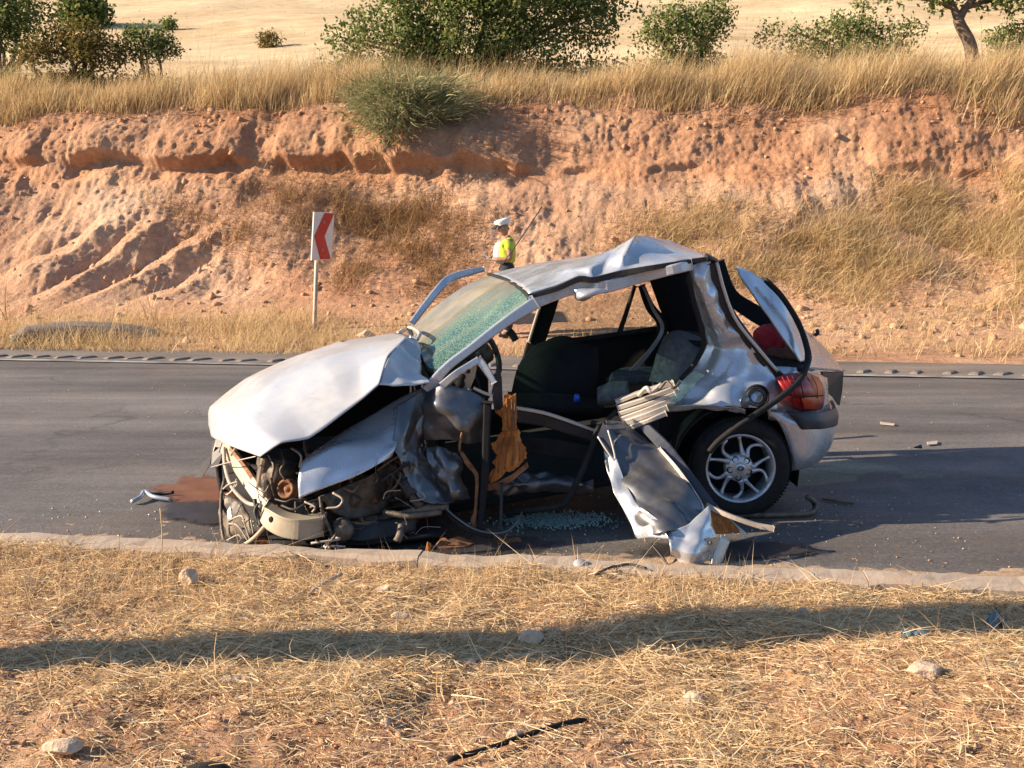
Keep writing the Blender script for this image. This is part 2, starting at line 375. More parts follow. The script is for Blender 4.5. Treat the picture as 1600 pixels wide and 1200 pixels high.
# denser samples on the face
ss = np.concatenate((np.linspace(0, sl[12], nh - 40, endpoint=False), np.linspace(sl[12], 1, 40)))
pv = np.interp(ss, sl, prof[:, 0]); pz = np.interp(ss, sl, prof[:, 1])
for _ in range(12):
    pv[1:-1] = (pv[:-2] + 2 * pv[1:-1] + pv[2:]) / 4; pz[1:-1] = (pz[:-2] + 2 * pz[1:-1] + pz[2:]) / 4
Ug = np.linspace(-15, 15, nu)
U, PV = np.meshgrid(Ug, pv); _, PZ = np.meshgrid(Ug, pz)
nrm = np.stack((np.gradient(pz), -np.gradient(pv)), -1); nrm /= np.linalg.norm(nrm, axis=1, keepdims=True)   # (v,z) -> outward = (-dz, dv)
nv_, nz_ = -nrm[:, 0], -nrm[:, 1]
Q = np.stack((U, PV, PZ), -1)
face = sm(PZ, 0.3, 1.0) * sm(-PZ, -4.4, -3.9)
foot = sm(PZ, 0.05, 0.3)
d = 0.20 * fbm(Q * np.array((0.45, 0.6, 0.6)), 3) * face + 0.035 * -ridged(Q * np.array((1.6, 1.1, 0.9)) + 3, 3) * face
rough_ = sm(fbm(Q * 0.55 + 30, 2), -0.15, 0.45); up_ = sm(PZ, 2.5, 2.9)
d += (0.008 + 0.012 * np.maximum(rough_ * .8, up_)) * fbm(Q * 5.2 + 8, 5, .62) * np.maximum(face, 0.5 * foot) + 0.008 * up_ * -ridged(Q * np.array((6.5, 5, 4.2)) + 40, 5) * face
d += 0.022 * fbm(Q * np.array((6.5, 2.2, 1.6)) + 2, 3) * face * (1 - .6 * up_)                       # rain runnels down the face
d += (0.006 + 0.008 * rough_) * -ridged(Q * 9 + 1, 4) * np.maximum(face, 0.6 * foot) + 0.010 * fbm(Q * 27, 2) * foot
# weathered ledge with an undercut, mostly on the left
lh = 2.76 + 0.10 * vnoise(np.stack((U * 0.9, U * 0, U * 0), -1)) + 0.05 * vnoise(np.stack((U * 4, U * 0 + 5, U * 0), -1)) - 0.02 * U
lw = 0.28 + 0.72 * sm(-U, -0.5, 3.2)
lw = lw * (0.15 + 0.85 * sm(vnoise(np.stack((U * 1.7, U * 0 + 9, U * 0), -1)), -0.4, 0.3))
d += lw * (0.21 * sm(PZ, lh - 0.05, lh + 0.05) * sm(-PZ, -lh - 0.95, -lh - 0.1) - 0.13 * sm(PZ, lh - 0.45, lh - 0.1) * sm(-PZ, -lh - 0.03, -lh + 0.06))
# roots-and-sod overhang right below the grass
th = 3.98 + 0.06 * vnoise(np.stack((U * 1.1, U * 0 + 2, U * 0), -1)) - 0.012 * U
d += 0.16 * sm(PZ, th - 0.04, th + 0.03) * sm(-PZ, -th - 0.5, -th - 0.1) * (0.6 + 0.4 * vnoise(np.stack((U * 3, U * 0 + 7, U * 0), -1)))
# slump gullies low on the left
gl = sm(-U, 6.9, 7.9) * sm(U, -11.6, -10.2) * sm(PZ, 0.25, 0.9) * sm(-PZ, -2.3, -1.3)
q_ = (U - 1.15 * PZ) * 0.95 + .35 * vnoise(np.stack((U * .8, PZ, U * 0), -1)); d += gl * 0.26 * (np.abs(2 * (q_ - np.floor(q_)) - 1) ** .8 - .35)
# burrow-like hollows
for (hx, hz, hr) in ((5.2, 2.2, .07), (5.75, 2.25, .06)):
    r = np.hypot(U - hx, (PZ - hz) * 0.8) / hr; d -= 0.20 * np.exp(-r ** 4)
B = U[..., None] * UC + (PV + d * nv_[:, None])[..., None] * VC; B[..., 2] = PZ + d * nz_[:, None]
B[..., 2] += sm(PV, 18.2, 19.5) * 0.12 * fbm(Q * 0.5, 3) - 0.0
bank_o = tag(mesh_obj('earth_bank', B.reshape(-1, 3), grid_faces(nh, nu), M['bank']), 'cut bank of red earth across the road', 'bank', kind='structure')
bank_flat = B.reshape(-1, 3); bank_px, bank_py = proj(bank_flat)

# --- rising stubble field behind
nuu, nff = 260, 200
vv = 20.5 * (420 / 20.5) ** np.linspace(0, 1, nff); U, W = np.meshgrid(np.linspace(-1, 1, nuu), vv); U = U * (14 + W * 1.2)
ang = np.interp(W, [20.5, 25, 40, 80, 160, 420], [8.2, 8.5, 10.2, 12.6, 15.2, 18.5])
Z = CAMH + W * np.tan(np.radians(ang)) - 0.25 * sm(-W, -23, -20.5)
F = U[..., None] * UC + W[..., None] * VC; F[..., 2] = Z + 0.25 * fbm(F * 0.12, 3) * sm(W, 24, 40) + 1.2 * fbm(F * 0.02, 3) * sm(W, 50, 120)
field_pts = F.reshape(-1, 3)
tag(mesh_obj('stubble_field', field_pts, grid_faces(nff, nuu), M['field']), 'pale dry stubble field rising behind the bank', 'field', kind='structure')
def field_z(x, y):
    k = np.argmin((field_pts[:, 0] - x) ** 2 + (field_pts[:, 1] - y) ** 2); return field_pts[k, 2]
def field_hit(px, py, extra=0.0):
    fx, fy = proj(field_pts); k = np.argmin((fx - px) ** 2 + (fy - py) ** 2); return field_pts[k]

# --- unseen slope added behind the camera: dark backdrop for the car's paint to mirror
nb, mb_ = 120, 40
X, D = np.meshgrid(np.linspace(-160, 160, nb), np.linspace(6, 90, mb_)); H = np.stack((X, -D, -0.35 + 13 * sm(D, 6, 90) + 2.0 * fbm(np.stack((X, D, X * 0), -1) * 0.05, 3) * sm(D, 8, 30)), -1)
tag(mesh_obj('mirrored_slope', H.reshape(-1, 3), grid_faces(mb_, nb), soil_mat('slope_backdrop', [(0.03, 0.035, 0.02), (0.07, 0.06, 0.04), (0.16, 0.12, 0.08)], 0.25, 1.5, 3, 0.2, 0.6, 8)), 'added unseen slope behind the camera, mirrored in the car paint', 'mirrored_slope', kind='structure')

# ================================================================ vegetation
STRAW = [(0.0, (0.34, 0.20, 0.10)), (0.3, (0.55, 0.37, 0.19)), (0.65, (0.70, 0.51, 0.29)), (1.0, (0.82, 0.66, 0.43))]
M['straw'] = blade_mat('dry_straw', STRAW, 0.25)
M['gold_grass'] = blade_mat('golden_grass', [(0.0, (0.30, 0.195, 0.095)), (0.35, (0.53, 0.375, 0.19)), (0.7, (0.67, 0.50, 0.275)), (1.0, (0.78, 0.63, 0.39))], 0.4)
M['brown_scrub'] = blade_mat('brown_scrub', [(0.0, (0.16, 0.085, 0.045)), (0.5, (0.33, 0.20, 0.10)), (1.0, (0.56, 0.37, 0.19))], 0.3)
LEAF = [(0.0, (0.055, 0.075, 0.022)), (0.4, (0.12, 0.155, 0.048)), (0.8, (0.22, 0.25, 0.085)), (1.0, (0.40, 0.36, 0.15))]
M['leaf'] = blade_mat('tree_leaf', LEAF, 0.35)
M['leaf_dry'] = blade_mat('browned_leaf', [(0.0, (0.05, 0.05, 0.015)), (0.4, (0.11, 0.11, 0.03)), (0.7, (0.24, 0.16, 0.06)), (1.0, (0.38, 0.24, 0.10))], 0.35)
M['thorn'] = blade_mat('grey_green_thorn', [(0.0, (0.13, 0.14, 0.06)), (0.5, (0.28, 0.28, 0.13)), (1.0, (0.48, 0.44, 0.25))], 0.25)
M['bark'] = simple('bark', (0.10, 0.065, 0.045), (0.2, 0.14, 0.10), 0.9, scale=12, bmp=0.8, bscale=25, bdist=0.02)
def rn(n, s=1.0): return rng.normal(size=(n, 3)) * s

# --- straw lying over the verge
VP = verge_pts.reshape(-1, 3); vpx, vpy = proj(VP)
inv = np.where((vpx > -250) & (vpx < 1850) & (vpy < 1330) & (VP[:, 1] > 2.0))[0]
def lying(n, lmin, lmax, wmin, wmax, dens, name, label, zoff=0.012):
    idx = rng.choice(inv, n * 3); p = VP[idx]; keep = rng.random(len(p)) < dens(p); p = p[keep][:n]; n = len(p)
    p = p + np.column_stack((rng.uniform(-.012, .012, n), rng.uniform(-.012, .012, n), (rng.random(n) ** 2 * 0.045 * sm(fbm(p * 3.1 + 60, 2), -.3, .5)) + zoff * rng.random(n)))
    a = rng.uniform(0, 2 * math.pi, n); a = np.where(rng.random(n) < 0.25, rng.normal(0.1, 0.5, n) + math.pi * (rng.random(n) < .5), a)
    d = np.column_stack((np.cos(a), np.sin(a), rng.normal(0.10, 0.22, n)))
    L = rng.uniform(lmin, lmax, n) * (0.5 + rng.random(n)); b = rn(n, 0.28); b[:, 2] = -0.06 + 0.08 * rng.normal(size=n)
    o = blades(name, p, L, rng.uniform(wmin, wmax, n), d, b, M['straw'], seg=3, face=np.tile((0, -0.5, 1.0), (n, 1)) + rn(n, .3))
    return tag(o, label, 'straw', kind='stuff')
def dens_v(p):
    w = p @ VC; nz = fbm(p * 1.6 + 4, 3)
    return np.clip(0.10 + 0.36 * sm(w, 3.0, 3.7) + 0.75 * sm(nz, -0.05, 0.45) + 0.15 * sm(p @ UC, 0, 1.5), 0.03, 1)
lying(52000, 0.03, 0.10, 0.0022, 0.0046, dens_v, 'dry_straw', 'flattened dry straw covering the verge')
lying(80000, 0.014, 0.05, 0.0022, 0.0048, lambda p: np.clip(dens_v(p) + .25, 0, 1), 'straw_chaff', 'fine broken chaff between the straw')
lying(2600, 0.12, 0.28, 0.0026, 0.005, dens_v, 'long_straw', 'longer loose dry stalks lying on the verge', 0.03)
# --- tufts standing along the kerb
n = 16000
idx = rng.choice(inv, 60000); p = VP[idx]; w = p @ VC; u = p @ UC
nz = fbm(p * np.array((2.2, 2.2, 0)) + 11, 3)
pr = sm(w, 3.45, 4.0) * (1 - .45 * sm(w, 4.0, 4.1)) * np.clip(0.12 + 1.0 * sm(nz, 0.0, 0.6), 0, 1) + 0.5 * sm(w, 3.2, 3.7) * np.exp(-((u + 2.5) / 0.7) ** 2) + 0.8 * sm(w, 3.5, 3.9) * np.exp(-((u - .15) / .45) ** 2) + 0.02
keep = rng.random(len(p)) < pr * 0.8; p = p[keep][:n]; n = len(p)
L = rng.uniform(0.03, 0.11, n) * (1 + 0.6 * sm(fbm(p * 3, 2), 0, .6)); tall = rng.random(n) < 0.02; L[tall] *= 2.0
d = np.column_stack((rng.normal(0.0, 0.55, n), rng.normal(-0.1, 0.55, n), np.ones(n)))
tag(blades('standing_straw', p, L, rng.uniform(0.0018, 0.0036, n), d, rn(n, 0.35), M['straw'], seg=3), 'stubbly dry grass standing along the kerb', 'grass', kind='stuff')

# --- grass on the brow of the bank
def on_bank(n, pxr, pyr, prob, zmin=-1):
    m = (bank_px > pxr[0]) & (bank_px < pxr[1]) & (bank_py > pyr[0]) & (bank_py < pyr[1]) & (bank_flat[:, 2] > zmin)
    idx = np.where(m)[0]; idx = rng.choice(idx, n * 4); p = bank_flat[idx]; k = rng.random(len(p)) < prob(p, bank_px[idx], bank_py[idx]); return p[k][:n]
def tuft(name, p, lmin, lmax, wd, mat, label, lean=(0.25, -0.1), spread=0.35, bend=0.3, cat='grass'):
    n = len(p); p = p + np.column_stack((rng.uniform(-.03, .03, (n, 2)), np.full(n, -0.02)))
    d = np.column_stack((rng.normal(lean[0], spread, n), rng.normal(lean[1], spread, n), np.ones(n)))
    patchy = 0.7 + 0.6 * sm(fbm(p * 0.9 + 21, 3), -0.5, 0.6)
    b = rn(n, bend); b[:, 0] += 0.15; b[:, 2] -= 0.1
    return tag(blades(name, p, rng.uniform(lmin, lmax, n) * patchy, rng.uniform(0.6, 1.2, n) * wd, d, b, M[mat], seg=3), label, cat, kind='stuff')
vb = bank_flat @ VC; 
def brow(p, x, y):
    v = p @ VC; u = p @ UC
    edge = sm(v, 17.9, 18.25) + 0.5 * sm(u, 4.5, 8.5) * sm(v, 17.45, 17.9)
    gap = 1 - 0.85 * np.exp(-((u + 9.0) / .8) ** 2) * sm(-v, -20, -19)
    return np.clip(edge * gap * (0.35 + 0.65 * sm(fbm(p * 1.1, 3), -0.4, 0.3)), 0, 1)
p = on_bank(75000, (-300, 1900), (-50, 400), lambda p, x, y: brow(p, x, y) * np.clip(1.25 - (p @ VC - 18) / 3.0, 0.12, 1), 3.2)
tuft('brow_grass', p, 0.22, 0.70, 0.012, 'gold_grass', 'tall golden dry grass along the brow of the bank', lean=(0.12, -0.12), spread=0.22, bend=0.22)
p = on_bank(9000, (-300, 1900), (-50, 400), lambda p, x, y: brow(p, x, y) * sm(fbm(p * .9 + 77, 3), .1, .5), 3.2)
tuft('brow_weeds', p, 0.3, 0.8, 0.012, 'brown_scrub', 'darker brown weeds mixed into the brow grass', lean=(0.2, -0.2), spread=0.5, bend=0.5, cat='weeds')
# terrace and near field grass behind the brow
k = np.where((field_pts[:, 1] < 40))[0]; p = field_pts[rng.choice(k, 14000)] + np.column_stack((rng.uniform(-.25, .25, (14000, 2)), np.zeros(14000)))
tuft('terrace_grass', p, 0.1, 0.28, 0.014, 'gold_grass', 'short dry grass on the terrace behind the brow')
k = np.where((field_pts[:, 1] < 23.5) & (np.abs(field_pts[:, 0]) < 15))[0]; p = field_pts[rng.choice(k, 26000)] + np.column_stack((rng.uniform(-.25, .25, 26000), rng.uniform(-.12, .12, 26000), np.zeros(26000)))
p = p[rng.random(len(p)) < np.clip(.15 + 1.0 * sm(fbm(p * np.array((.35, .35, 0)) + 3, 2), -.3, .3) + .5 * sm(p[:, 0], -2, 2), 0, 1)]
tuft('terrace_tall_grass', p, 0.35, 0.75, 0.013, 'gold_grass', 'tall pale grass standing on the terrace under the trees', lean=(.1, -.1), spread=.25)
k = np.where((field_pts[:, 1] > 26) & (field_pts[:, 1] < 110) & (np.abs(field_pts[:, 0]) < field_pts[:, 1] * .62))[0]; n_ = 16000; p = field_pts[rng.choice(k, n_)]; p = p + np.column_stack((rng.normal(0, 1, (n_, 2)) * (p[:, 1:2] * .012), np.zeros(n_)))
p = p[rng.random(n_) < np.clip(.1 + sm(fbm(p * .12 + 5, 3), -.1, .5), 0, 1)]
tuft('field_stubble', p, 0.12, 0.34, 0.035, 'gold_grass', 'thin dry stubble scattered over the rising field', cat='stubble')
# dark roots under the sod
p = on_bank(11000, (-200, 1800), (90, 300), lambda p, x, y: sm(p @ VC, 17.75, 17.95) * sm(-(p @ VC), -18.35, -18.15) * (0.25 + 0.75 * sm(fbm(p * 0.8 + 50, 2), 0.0, .4)), 3.2)
tuft('sod_roots', p, 0.10, 0.26, 0.012, 'brown_scrub', 'dark matted roots hanging under the sod', lean=(0.3, -0.9), spread=0.6)
# --- scrub on the face and at the foot
def ell(x, y, cx, cy, rx, ry): return np.exp(-(((x - cx) / rx) ** 2 + ((y - cy) / ry) ** 2) ** 1.5)
def scrub_b(p, x, y): return np.clip((ell(x, y, 560, 360, 190, 62) + ell(x, y, 400, 350, 160, 50) * 0.6 + ell(x, y, 660, 430, 120, 40) * 0.4) * (0.2 + 1.0 * sm(fbm(p * 1.5, 3), -0.2, 0.4)), 0, 1)
p = on_bank(30000, (100, 900), (250, 520), scrub_b); tuft('brown_scrub', p, 0.10, 0.34, 0.010, 'brown_scrub', 'low brown scrub matted on the face of the bank', lean=(0.1, -0.4), spread=0.7, bend=0.5, cat='scrub')
def scrub_g(p, x, y): return np.clip((ell(x, y, 1400, 390, 330, 85) + ell(x, y, 1130, 390, 140, 60) + ell(x, y, 1560, 340, 160, 70) * .8) * (0.15 + 1.0 * sm(fbm(p * 1.3 + 9, 3), -0.25, 0.35)), 0, 1)
p = on_bank(34000, (900, 1850), (250, 540), scrub_g); tuft('gold_scrub', p, 0.12, 0.36, 0.010, 'gold_grass', 'golden dry weeds thick on the face of the bank', lean=(0.1, -0.45), spread=0.65, bend=0.5, cat='weeds')
def foot(p, x, y): return np.clip((sm(-x, -760, -560) * (ell(x, y, x, 535, 1, 30)) * (0.35 + .8 * sm(fbm(p * 1.2, 3), -.2, .4)) + 0.5 * ell(x, y, 430, 525, 160, 26)) + 0.5 * ell(x, y, x, 551, 1, 9) * (0.4 + sm(fbm(p * 2, 2), -.2, .3)) + 0.12 * ell(x, y, 1450, 510, 300, 40), 0, 1)
p = on_bank(16000, (-300, 1850), (455, 585), foot); tuft('foot_grass', p, 0.12, 0.38, 0.009, 'gold_grass', 'dry grass tufts at the foot of the bank', lean=(0.1, -0.1), spread=0.4, bend=0.35)
p = on_bank(4000, (-300, 1850), (220, 540), lambda p, x, y: 0.25 + 0 * x); tuft('sparse_weeds', p, 0.05, 0.2, 0.008, 'brown_scrub', 'sparse dry weeds dotted over the bank', lean=(0.1, -0.4), spread=0.6)
# a few pale tall stalks low on the left
st = np.array([V(150 + 6 * i + random.uniform(-9, 9), 512, 14.7) for i in range(9)] + [V(230 + random.uniform(-16, 16), 500, 14.6) for i in range(14)] + [V(6 + random.uniform(-6, 10), 500, 14.8) for i in range(8)])
tag(blades('pale_stalks', st, rng.uniform(.35, .8, len(st)), np.full(len(st), .02), np.column_stack((rng.normal(0, .35, len(st)), rng.normal(-.1, .2, len(st)), np.ones(len(st)))), rn(len(st), .25), M['straw'], seg=4), 'pale tall dead stalks at the foot of the bank', 'weeds', kind='stuff')

# --- rubble: clods on the bank, the gutter and the verge
ICO = None
def clods(name, p, rmin, rmax, mat, label, cat='rubble'):
    bm = bmesh.new(); bmesh.ops.create_icosphere(bm, subdivisions=1, radius=1); iv = np.array([v.co[:] for v in bm.verts]); fi = np.array([[v.index for v in f.verts] for f in bm.faces]); bm.free()
    n = len(p); r = rmin + (rmax - rmin) * rng.random(n) ** 3
    v = iv[None] * (1 + 0.28 * rng.normal(size=(n, len(iv), 1))) * (r[:, None] * rng.uniform(.6, 1.25, (n, 3)))[:, None, :] + p[:, None, :]
    f = (np.arange(n) * len(iv))[:, None, None] + fi[None]
    return tag(mesh_obj(name, v.reshape(-1, 3), f.reshape(-1, 3), M[mat], smooth=False), label, cat, kind='stuff')
M['clod'] = soil_mat('clod', [(0.40, 0.2, 0.11), (0.5, 0.28, 0.16), (0.6, 0.4, 0.26)], 3, 12, 20, 0.02)
p = on_bank(1700, (-300, 1900), (160, 560), lambda p, x, y: 0.12 + 0.6 * ell(x, y, 1450, 500, 330, 38) + 0.35 * ell(x, y, 300, 470, 420, 50) + 0.5 * (np.abs(p @ VC - 18.0) < .25))
clods('bank_rubble', p, 0.012, 0.075, 'clod', 'clods and stones scattered over the bank')
p = VP[rng.choice(inv, 2600)]; clods('verge_pebbles', p, 0.003, 0.016, 'clod', 'small clods and pebbles on the verge', 'pebbles')
uu = rng.uniform(-5, 5, 700); p = uu[:, None] * UC + (4.32 + np.abs(rng.normal(0, .25, 700)))[:, None] * VC; p[:, 2] = 0.004
clods('gutter_grit', p, 0.002, 0.007, 'clod', 'grit and crumbs along the gutter', 'grit')

# --- trees and bushes
def tree(name, label, base, clumps, leafn, leaf_len, mat='leaf', limbs=None, trunk_r=0.12, group='trees and bushes on the terrace', cat='tree', dark=0.0, low=True):
    """clumps: list of (x,y,z,rx,ry,rz) world ellipsoids"""
    base = np.array(base, float); root = empty(name, base, label, cat, group)
    mb = MB(); cs = np.array(clumps, float)
    if low:
        k_ = cs[cs[:, 2] < base[2] + 2.2]
        if len(k_): cs = np.vstack((cs, np.column_stack((k_[:, :2] + rng.normal(0, .1, (len(k_), 2)), np.full(len(k_), base[2] + .35), k_[:, 3] * .85, k_[:, 4] * .8, np.full(len(k_), .4)))))
    ex_ = []
    for c in cs:
        for _ in range(3):
            q = rn(1)[0]; q /= np.linalg.norm(q); q[2] = abs(q[2]) * .8; f_ = rng.uniform(.25, .42); ex_.append((*(c[:3] + q * c[3:] * 1.02), *(c[3:] * f_)))
    cs0 = cs; cs = np.vstack((cs, ex_))
    mid = cs[:, :3].mean(0); fork = base + (mid - base) * np.array((.35, .35, .45))
    if limbs is None:
        mb.tube(smooth_line([base - (0, 0, .1), base + (fork - base) * .5 + rn(1, .05)[0], fork], 4), list(np.linspace(trunk_r, trunk_r * .7, 9)), 8)
        for c in cs0:
            e = c[:3] + rn(1, .1)[0]; m_ = (fork + e) / 2 + rn(1, .15)[0]
            mb.tube(smooth_line([fork, m_, e], 4), list(np.linspace(trunk_r * .55, trunk_r * .12, 9)), 6)
    else:
        for pts, r0, r1 in limbs:
            L = smooth_line(pts, 5); mb.tube(L, list(np.linspace(r0, r1, len(L))), 8)
    mb.build('trunk', M['bark'], root)
    vol = cs[:, 3] * cs[:, 4] * cs[:, 5]; leafn = int(leafn * 1.45); who = rng.choice(len(cs), leafn // 7, p=vol / vol.sum())
    dirs = rn(len(who)); dirs /= np.linalg.norm(dirs, axis=1, keepdims=True); rad = 0.35 + 0.68 * rng.random(len(who)) ** 0.6
    tw = cs[who, :3] + dirs * rad[:, None] * cs[who, 3:]
    tw = tw[fbm(tw * 1.9, 3) > -0.34]
    n = len(tw) * 7; p = np.repeat(tw, 7, 0) + rn(n, leaf_len * 0.9)
    d = rn(n) + np.array((0, 0, .2)); nl = rn(n, .6) + np.array((-.5, -.5, .6))
    o = leafmesh('crown', p, leaf_len * rng.uniform(.6, 1.2, n), d, nl, M[mat], root)
    return root
def leafmesh(name, p, L, d, nl, mat, root):
    n = len(p); d = d / np.linalg.norm(d, axis=1, keepdims=True); s = np.cross(d, nl); s /= np.linalg.norm(s, axis=1, keepdims=True) + 1e-9
    L = L[:, None]; v = np.stack((p, p + d * L * .5 + s * L * .28, p + d * L, p + d * L * .5 - s * L * .28), 1).reshape(-1, 3)
    f = np.arange(4 * n).reshape(-1, 4); o = mesh_obj(name, v, f, mat, root, smooth=False)
    set_rnd(o, np.repeat(np.clip(rng.normal(.5, .25, n), 0, 1), 4)); return o
def cl(px, py, Y, rx, rz, ry=None): q = V(px, py, Y); s = Y / FPX; return (*q, rx * s, (ry or (rx + rz) / 2) * s, rz * s)
def gb(px, Y): 
    q = V(px, 90, Y); q[2] = field_z(q[0], Y); return q
tree('broad_tree', 'broad dense green tree behind the brow in the middle', gb(740, 23.5),
     [cl(600, 55, 23, 75, 40), cl(680, 20, 23.5, 90, 60), cl(760, 30, 23, 95, 58), cl(850, 25, 23.5, 90, 55), cl(925, 40, 23.5, 50, 42), cl(790, -60, 24, 140, 70), cl(560, 70, 23, 50, 22), cl(660, -50, 24, 100, 60), cl(900, -40, 24, 80, 60), cl(640, 70, 22.6, 70, 25), cl(740, 72, 22.6, 70, 20), cl(830, 75, 22.8, 60, 18), cl(520, 62, 23.2, 28, 18), cl(955, 22, 23.5, 30, 26), cl(700, 78, 22.6, 90, 14), cl(610, 10, 23.2, 40, 40)], 42000, 0.115)
tree('leafy_bush', 'yellow green bush right of the broad tree', gb(1085, 22), [cl(1045, 40, 22, 45, 30), cl(1100, 35, 22, 42, 30), cl(1075, 62, 21.8, 60, 20), cl(1020, 58, 21.8, 35, 18), cl(1125, 20, 22, 25, 18), cl(1070, 82, 21.6, 40, 10)], 7000, 0.09)
tree('leafy_bush', 'ragged green bush around a thin upright stem, right of centre', gb(1330, 22), [cl(1230, 55, 22, 50, 22), cl(1310, 50, 22, 45, 25), cl(1350, 10, 22, 15, 30), cl(1390, 60, 22, 50, 20), cl(1350, 50, 21.8, 30, 25), cl(1270, 72, 21.8, 60, 14), cl(1420, 45, 22, 30, 12), cl(1340, 75, 21.7, 70, 12)], 8000, 0.085)
T = lambda x, y, Y=21.5: V(x, y, Y)
tree('gnarled_tree', 'tree with a bare gnarled trunk near the right edge', T(1518, 82), low=False, clumps=[cl(1480, -25, 21.5, 45, 35), cl(1540, -35, 21.5, 60, 42), cl(1595, -20, 21.5, 50, 38), cl(1560, 8, 21.3, 35, 10), cl(1455, 0, 21.4, 22, 10), cl(1390, 0, 21.4, 25, 10), cl(1620, -70, 22, 70, 50), cl(1500, -80, 22, 70, 50)], leafn=9000, leaf_len=0.12,
     limbs=[([T(1521, 95), T(1514, 65), T(1500, 38), T(1496, 20)], .14, .10), ([T(1497, 30), T(1487, 5), T(1470, -25)], .09, .04), ([T(1498, 30), T(1512, 8), T(1540, -20)], .10, .05), ([T(1510, 12), T(1555, -3), T(1600, -15)], .06, .03), ([T(1493, 15), T(1460, 2), T(1395, -8)], .05, .02), ([T(1525, -2), T(1520, -40), T(1505, -80)], .05, .02), ([T(1540, -20), T(1590, -50), T(1625, -70)], .05, .02)])
tree('green_bush', 'low bright green bush at the right edge', gb(1590, 22.5), [cl(1580, 62, 22.5, 45, 16), cl(1630, 50, 22.5, 50, 22)], 5000, 0.08, cat='bush')
tree('dark_tree', 'dark dense tree cut by the left edge', gb(-20, 22.5), [cl(20, 20, 22, 65, 32), cl(60, 35, 22, 38, 22), cl(-30, 20, 22.5, 80, 50), cl(10, 55, 21.8, 35, 22), cl(30, -40, 22.5, 70, 40), cl(-40, -50, 23, 90, 60), cl(20, 75, 21.8, 45, 16), cl(75, 55, 21.8, 30, 20)], 15000, 0.115)
tree('browned_bush', 'half browned bush beside the dark tree on the left', gb(120, 21.5), [cl(90, 70, 21.3, 55, 22), cl(150, 75, 21.3, 55, 20), cl(120, 55, 21.6, 45, 20), cl(195, 80, 21.3, 25, 10), cl(60, 88, 21.2, 40, 14), cl(130, 95, 21.1, 60, 12)], 9000, 0.09, mat='leaf_dry', cat='bush')
tree('round_bush', 'rounded green bush, second from the left edge', gb(235, 21.8), [cl(230, 62, 21.6, 38, 18), cl(255, 75, 21.5, 30, 12), cl(225, 84, 21.4, 40, 9)], 4500, 0.08, cat='bush')
q = field_hit(138, 48); tree('small_field_tree', 'small round tree standing out in the field', q, [(*(V(132, 22, q[1])), 30 * q[1] / FPX, 26 * q[1] / FPX, 18 * q[1] / FPX)], 3500, 0.012 * q[1] * .5, low=False)
q = field_hit(264, 46); tree('field_shrub', 'tiny dark shrub alone in the field', q, [(*(V(264, 41, q[1])), 8 * q[1] / FPX, 8 * q[1] / FPX, 7 * q[1] / FPX)], 700, 0.006 * q[1] * .5, trunk_r=.05, cat='shrub')
q = field_hit(422, 75); tree('field_shrub', 'low flat dark scrub patch in the field', q, [(*(V(422, 72, q[1])), 20 * q[1] / FPX, 12 * q[1] / FPX, 3.5 * q[1] / FPX)], 700, 0.006 * q[1] * .5, trunk_r=.03, mat='leaf_dry', cat='shrub')
# thorny bush hanging over the brow
root = empty('thorn_bush', V(640, 190, 17.9), 'sprawling grey green thorny bush hanging over the brow', 'bush')
c0 = V(625, 160, 18.0); n = 5200
p = c0 + rn(n) * np.array((.46, .26, .20)); p = np.vstack((p, V(645, 140, 18.3) + rn(1600) * np.array((.55, .3, .15)), V(600, 195, 17.6) + rn(1500) * np.array((.28, .2, .2)), V(690, 165, 18.0) + rn(900) * np.array((.3, .2, .15)))); p = p[fbm(p * 3.0, 2) > -.25]
n = len(p); d = (p - (c0 + np.array((0, .4, -.25)))) + rn(n, .25); d /= np.linalg.norm(d, axis=1, keepdims=True)
blades('twigs', p, rng.uniform(.10, .3, n), rng.uniform(.010, .02, n), d, rn(n, .4) + np.array((0.1, -.1, -.2)), M['thorn'], root, seg=3)
mb = MB()
for i in range(14): mb.tube(smooth_line([c0 + np.array((.1, .5, -.25)), c0 + rn(1, .15)[0], c0 + rn(1, .35)[0]], 4), list(np.linspace(.025, .008, 9)), 6)
mb.build('stems', M['bark'], root)

# ================================================================ the wrecked car
def paint(name, c, dirt=0.5, metal=0.65, rough=0.32, scr=True, dirtc=(0.36, 0.26, 0.18)):
    m, t, b = nt_new(name); b.inputs['Coat Weight'].default_value = 0.35; b.inputs['Coat Roughness'].default_value = 0.12
    col = ramp(t, noise(t, 2.5, 6, 0.65), [(0.3, [k * .86 for k in c]), (0.7, [min(1, k * 1.08) for k in c])])
    d = ramp(t, noise(t, 5.0, 10, 0.75), [(0.46, 0.0), (0.74, dirt)]); col = mixc(t, d, col, dirtc)
    sp = ramp(t, noise(t, 70, 3, 0.7), [(0.66, 0.0), (0.72, 0.6 * dirt)]); col = mixc(t, sp, col, (0.12, 0.09, 0.07))
    if scr:
        s = ramp(t, noise(t, 6, 5, 0.6, stretch=(0.5, 1, 9)), [(0.66, 0.0), (0.76, 0.45)]); col = mixc(t, s, col, (0.16, 0.15, 0.15))
    t.links.new(col, b.inputs['Base Color'])
    t.links.new(mixc(t, d, (rough,) * 3, (0.85,) * 3), b.inputs['Roughness']); t.links.new(mixc(t, d, (metal,) * 3, (0.05,) * 3), b.inputs['Metallic'])
    bump(t, b, noise(t, 30, 5, 0.65), 0.10, 0.004); return m
M['silver'] = paint('silver_paint', (0.52, 0.545, 0.585), 0.6, 0.55, 0.25, dirtc=(0.30, 0.27, 0.245))
M['silver_hood'] = paint('dusty_silver_paint', (0.50, 0.505, 0.515), 0.75, 0.3, 0.30, scr=True, dirtc=(0.34, 0.315, 0.295))
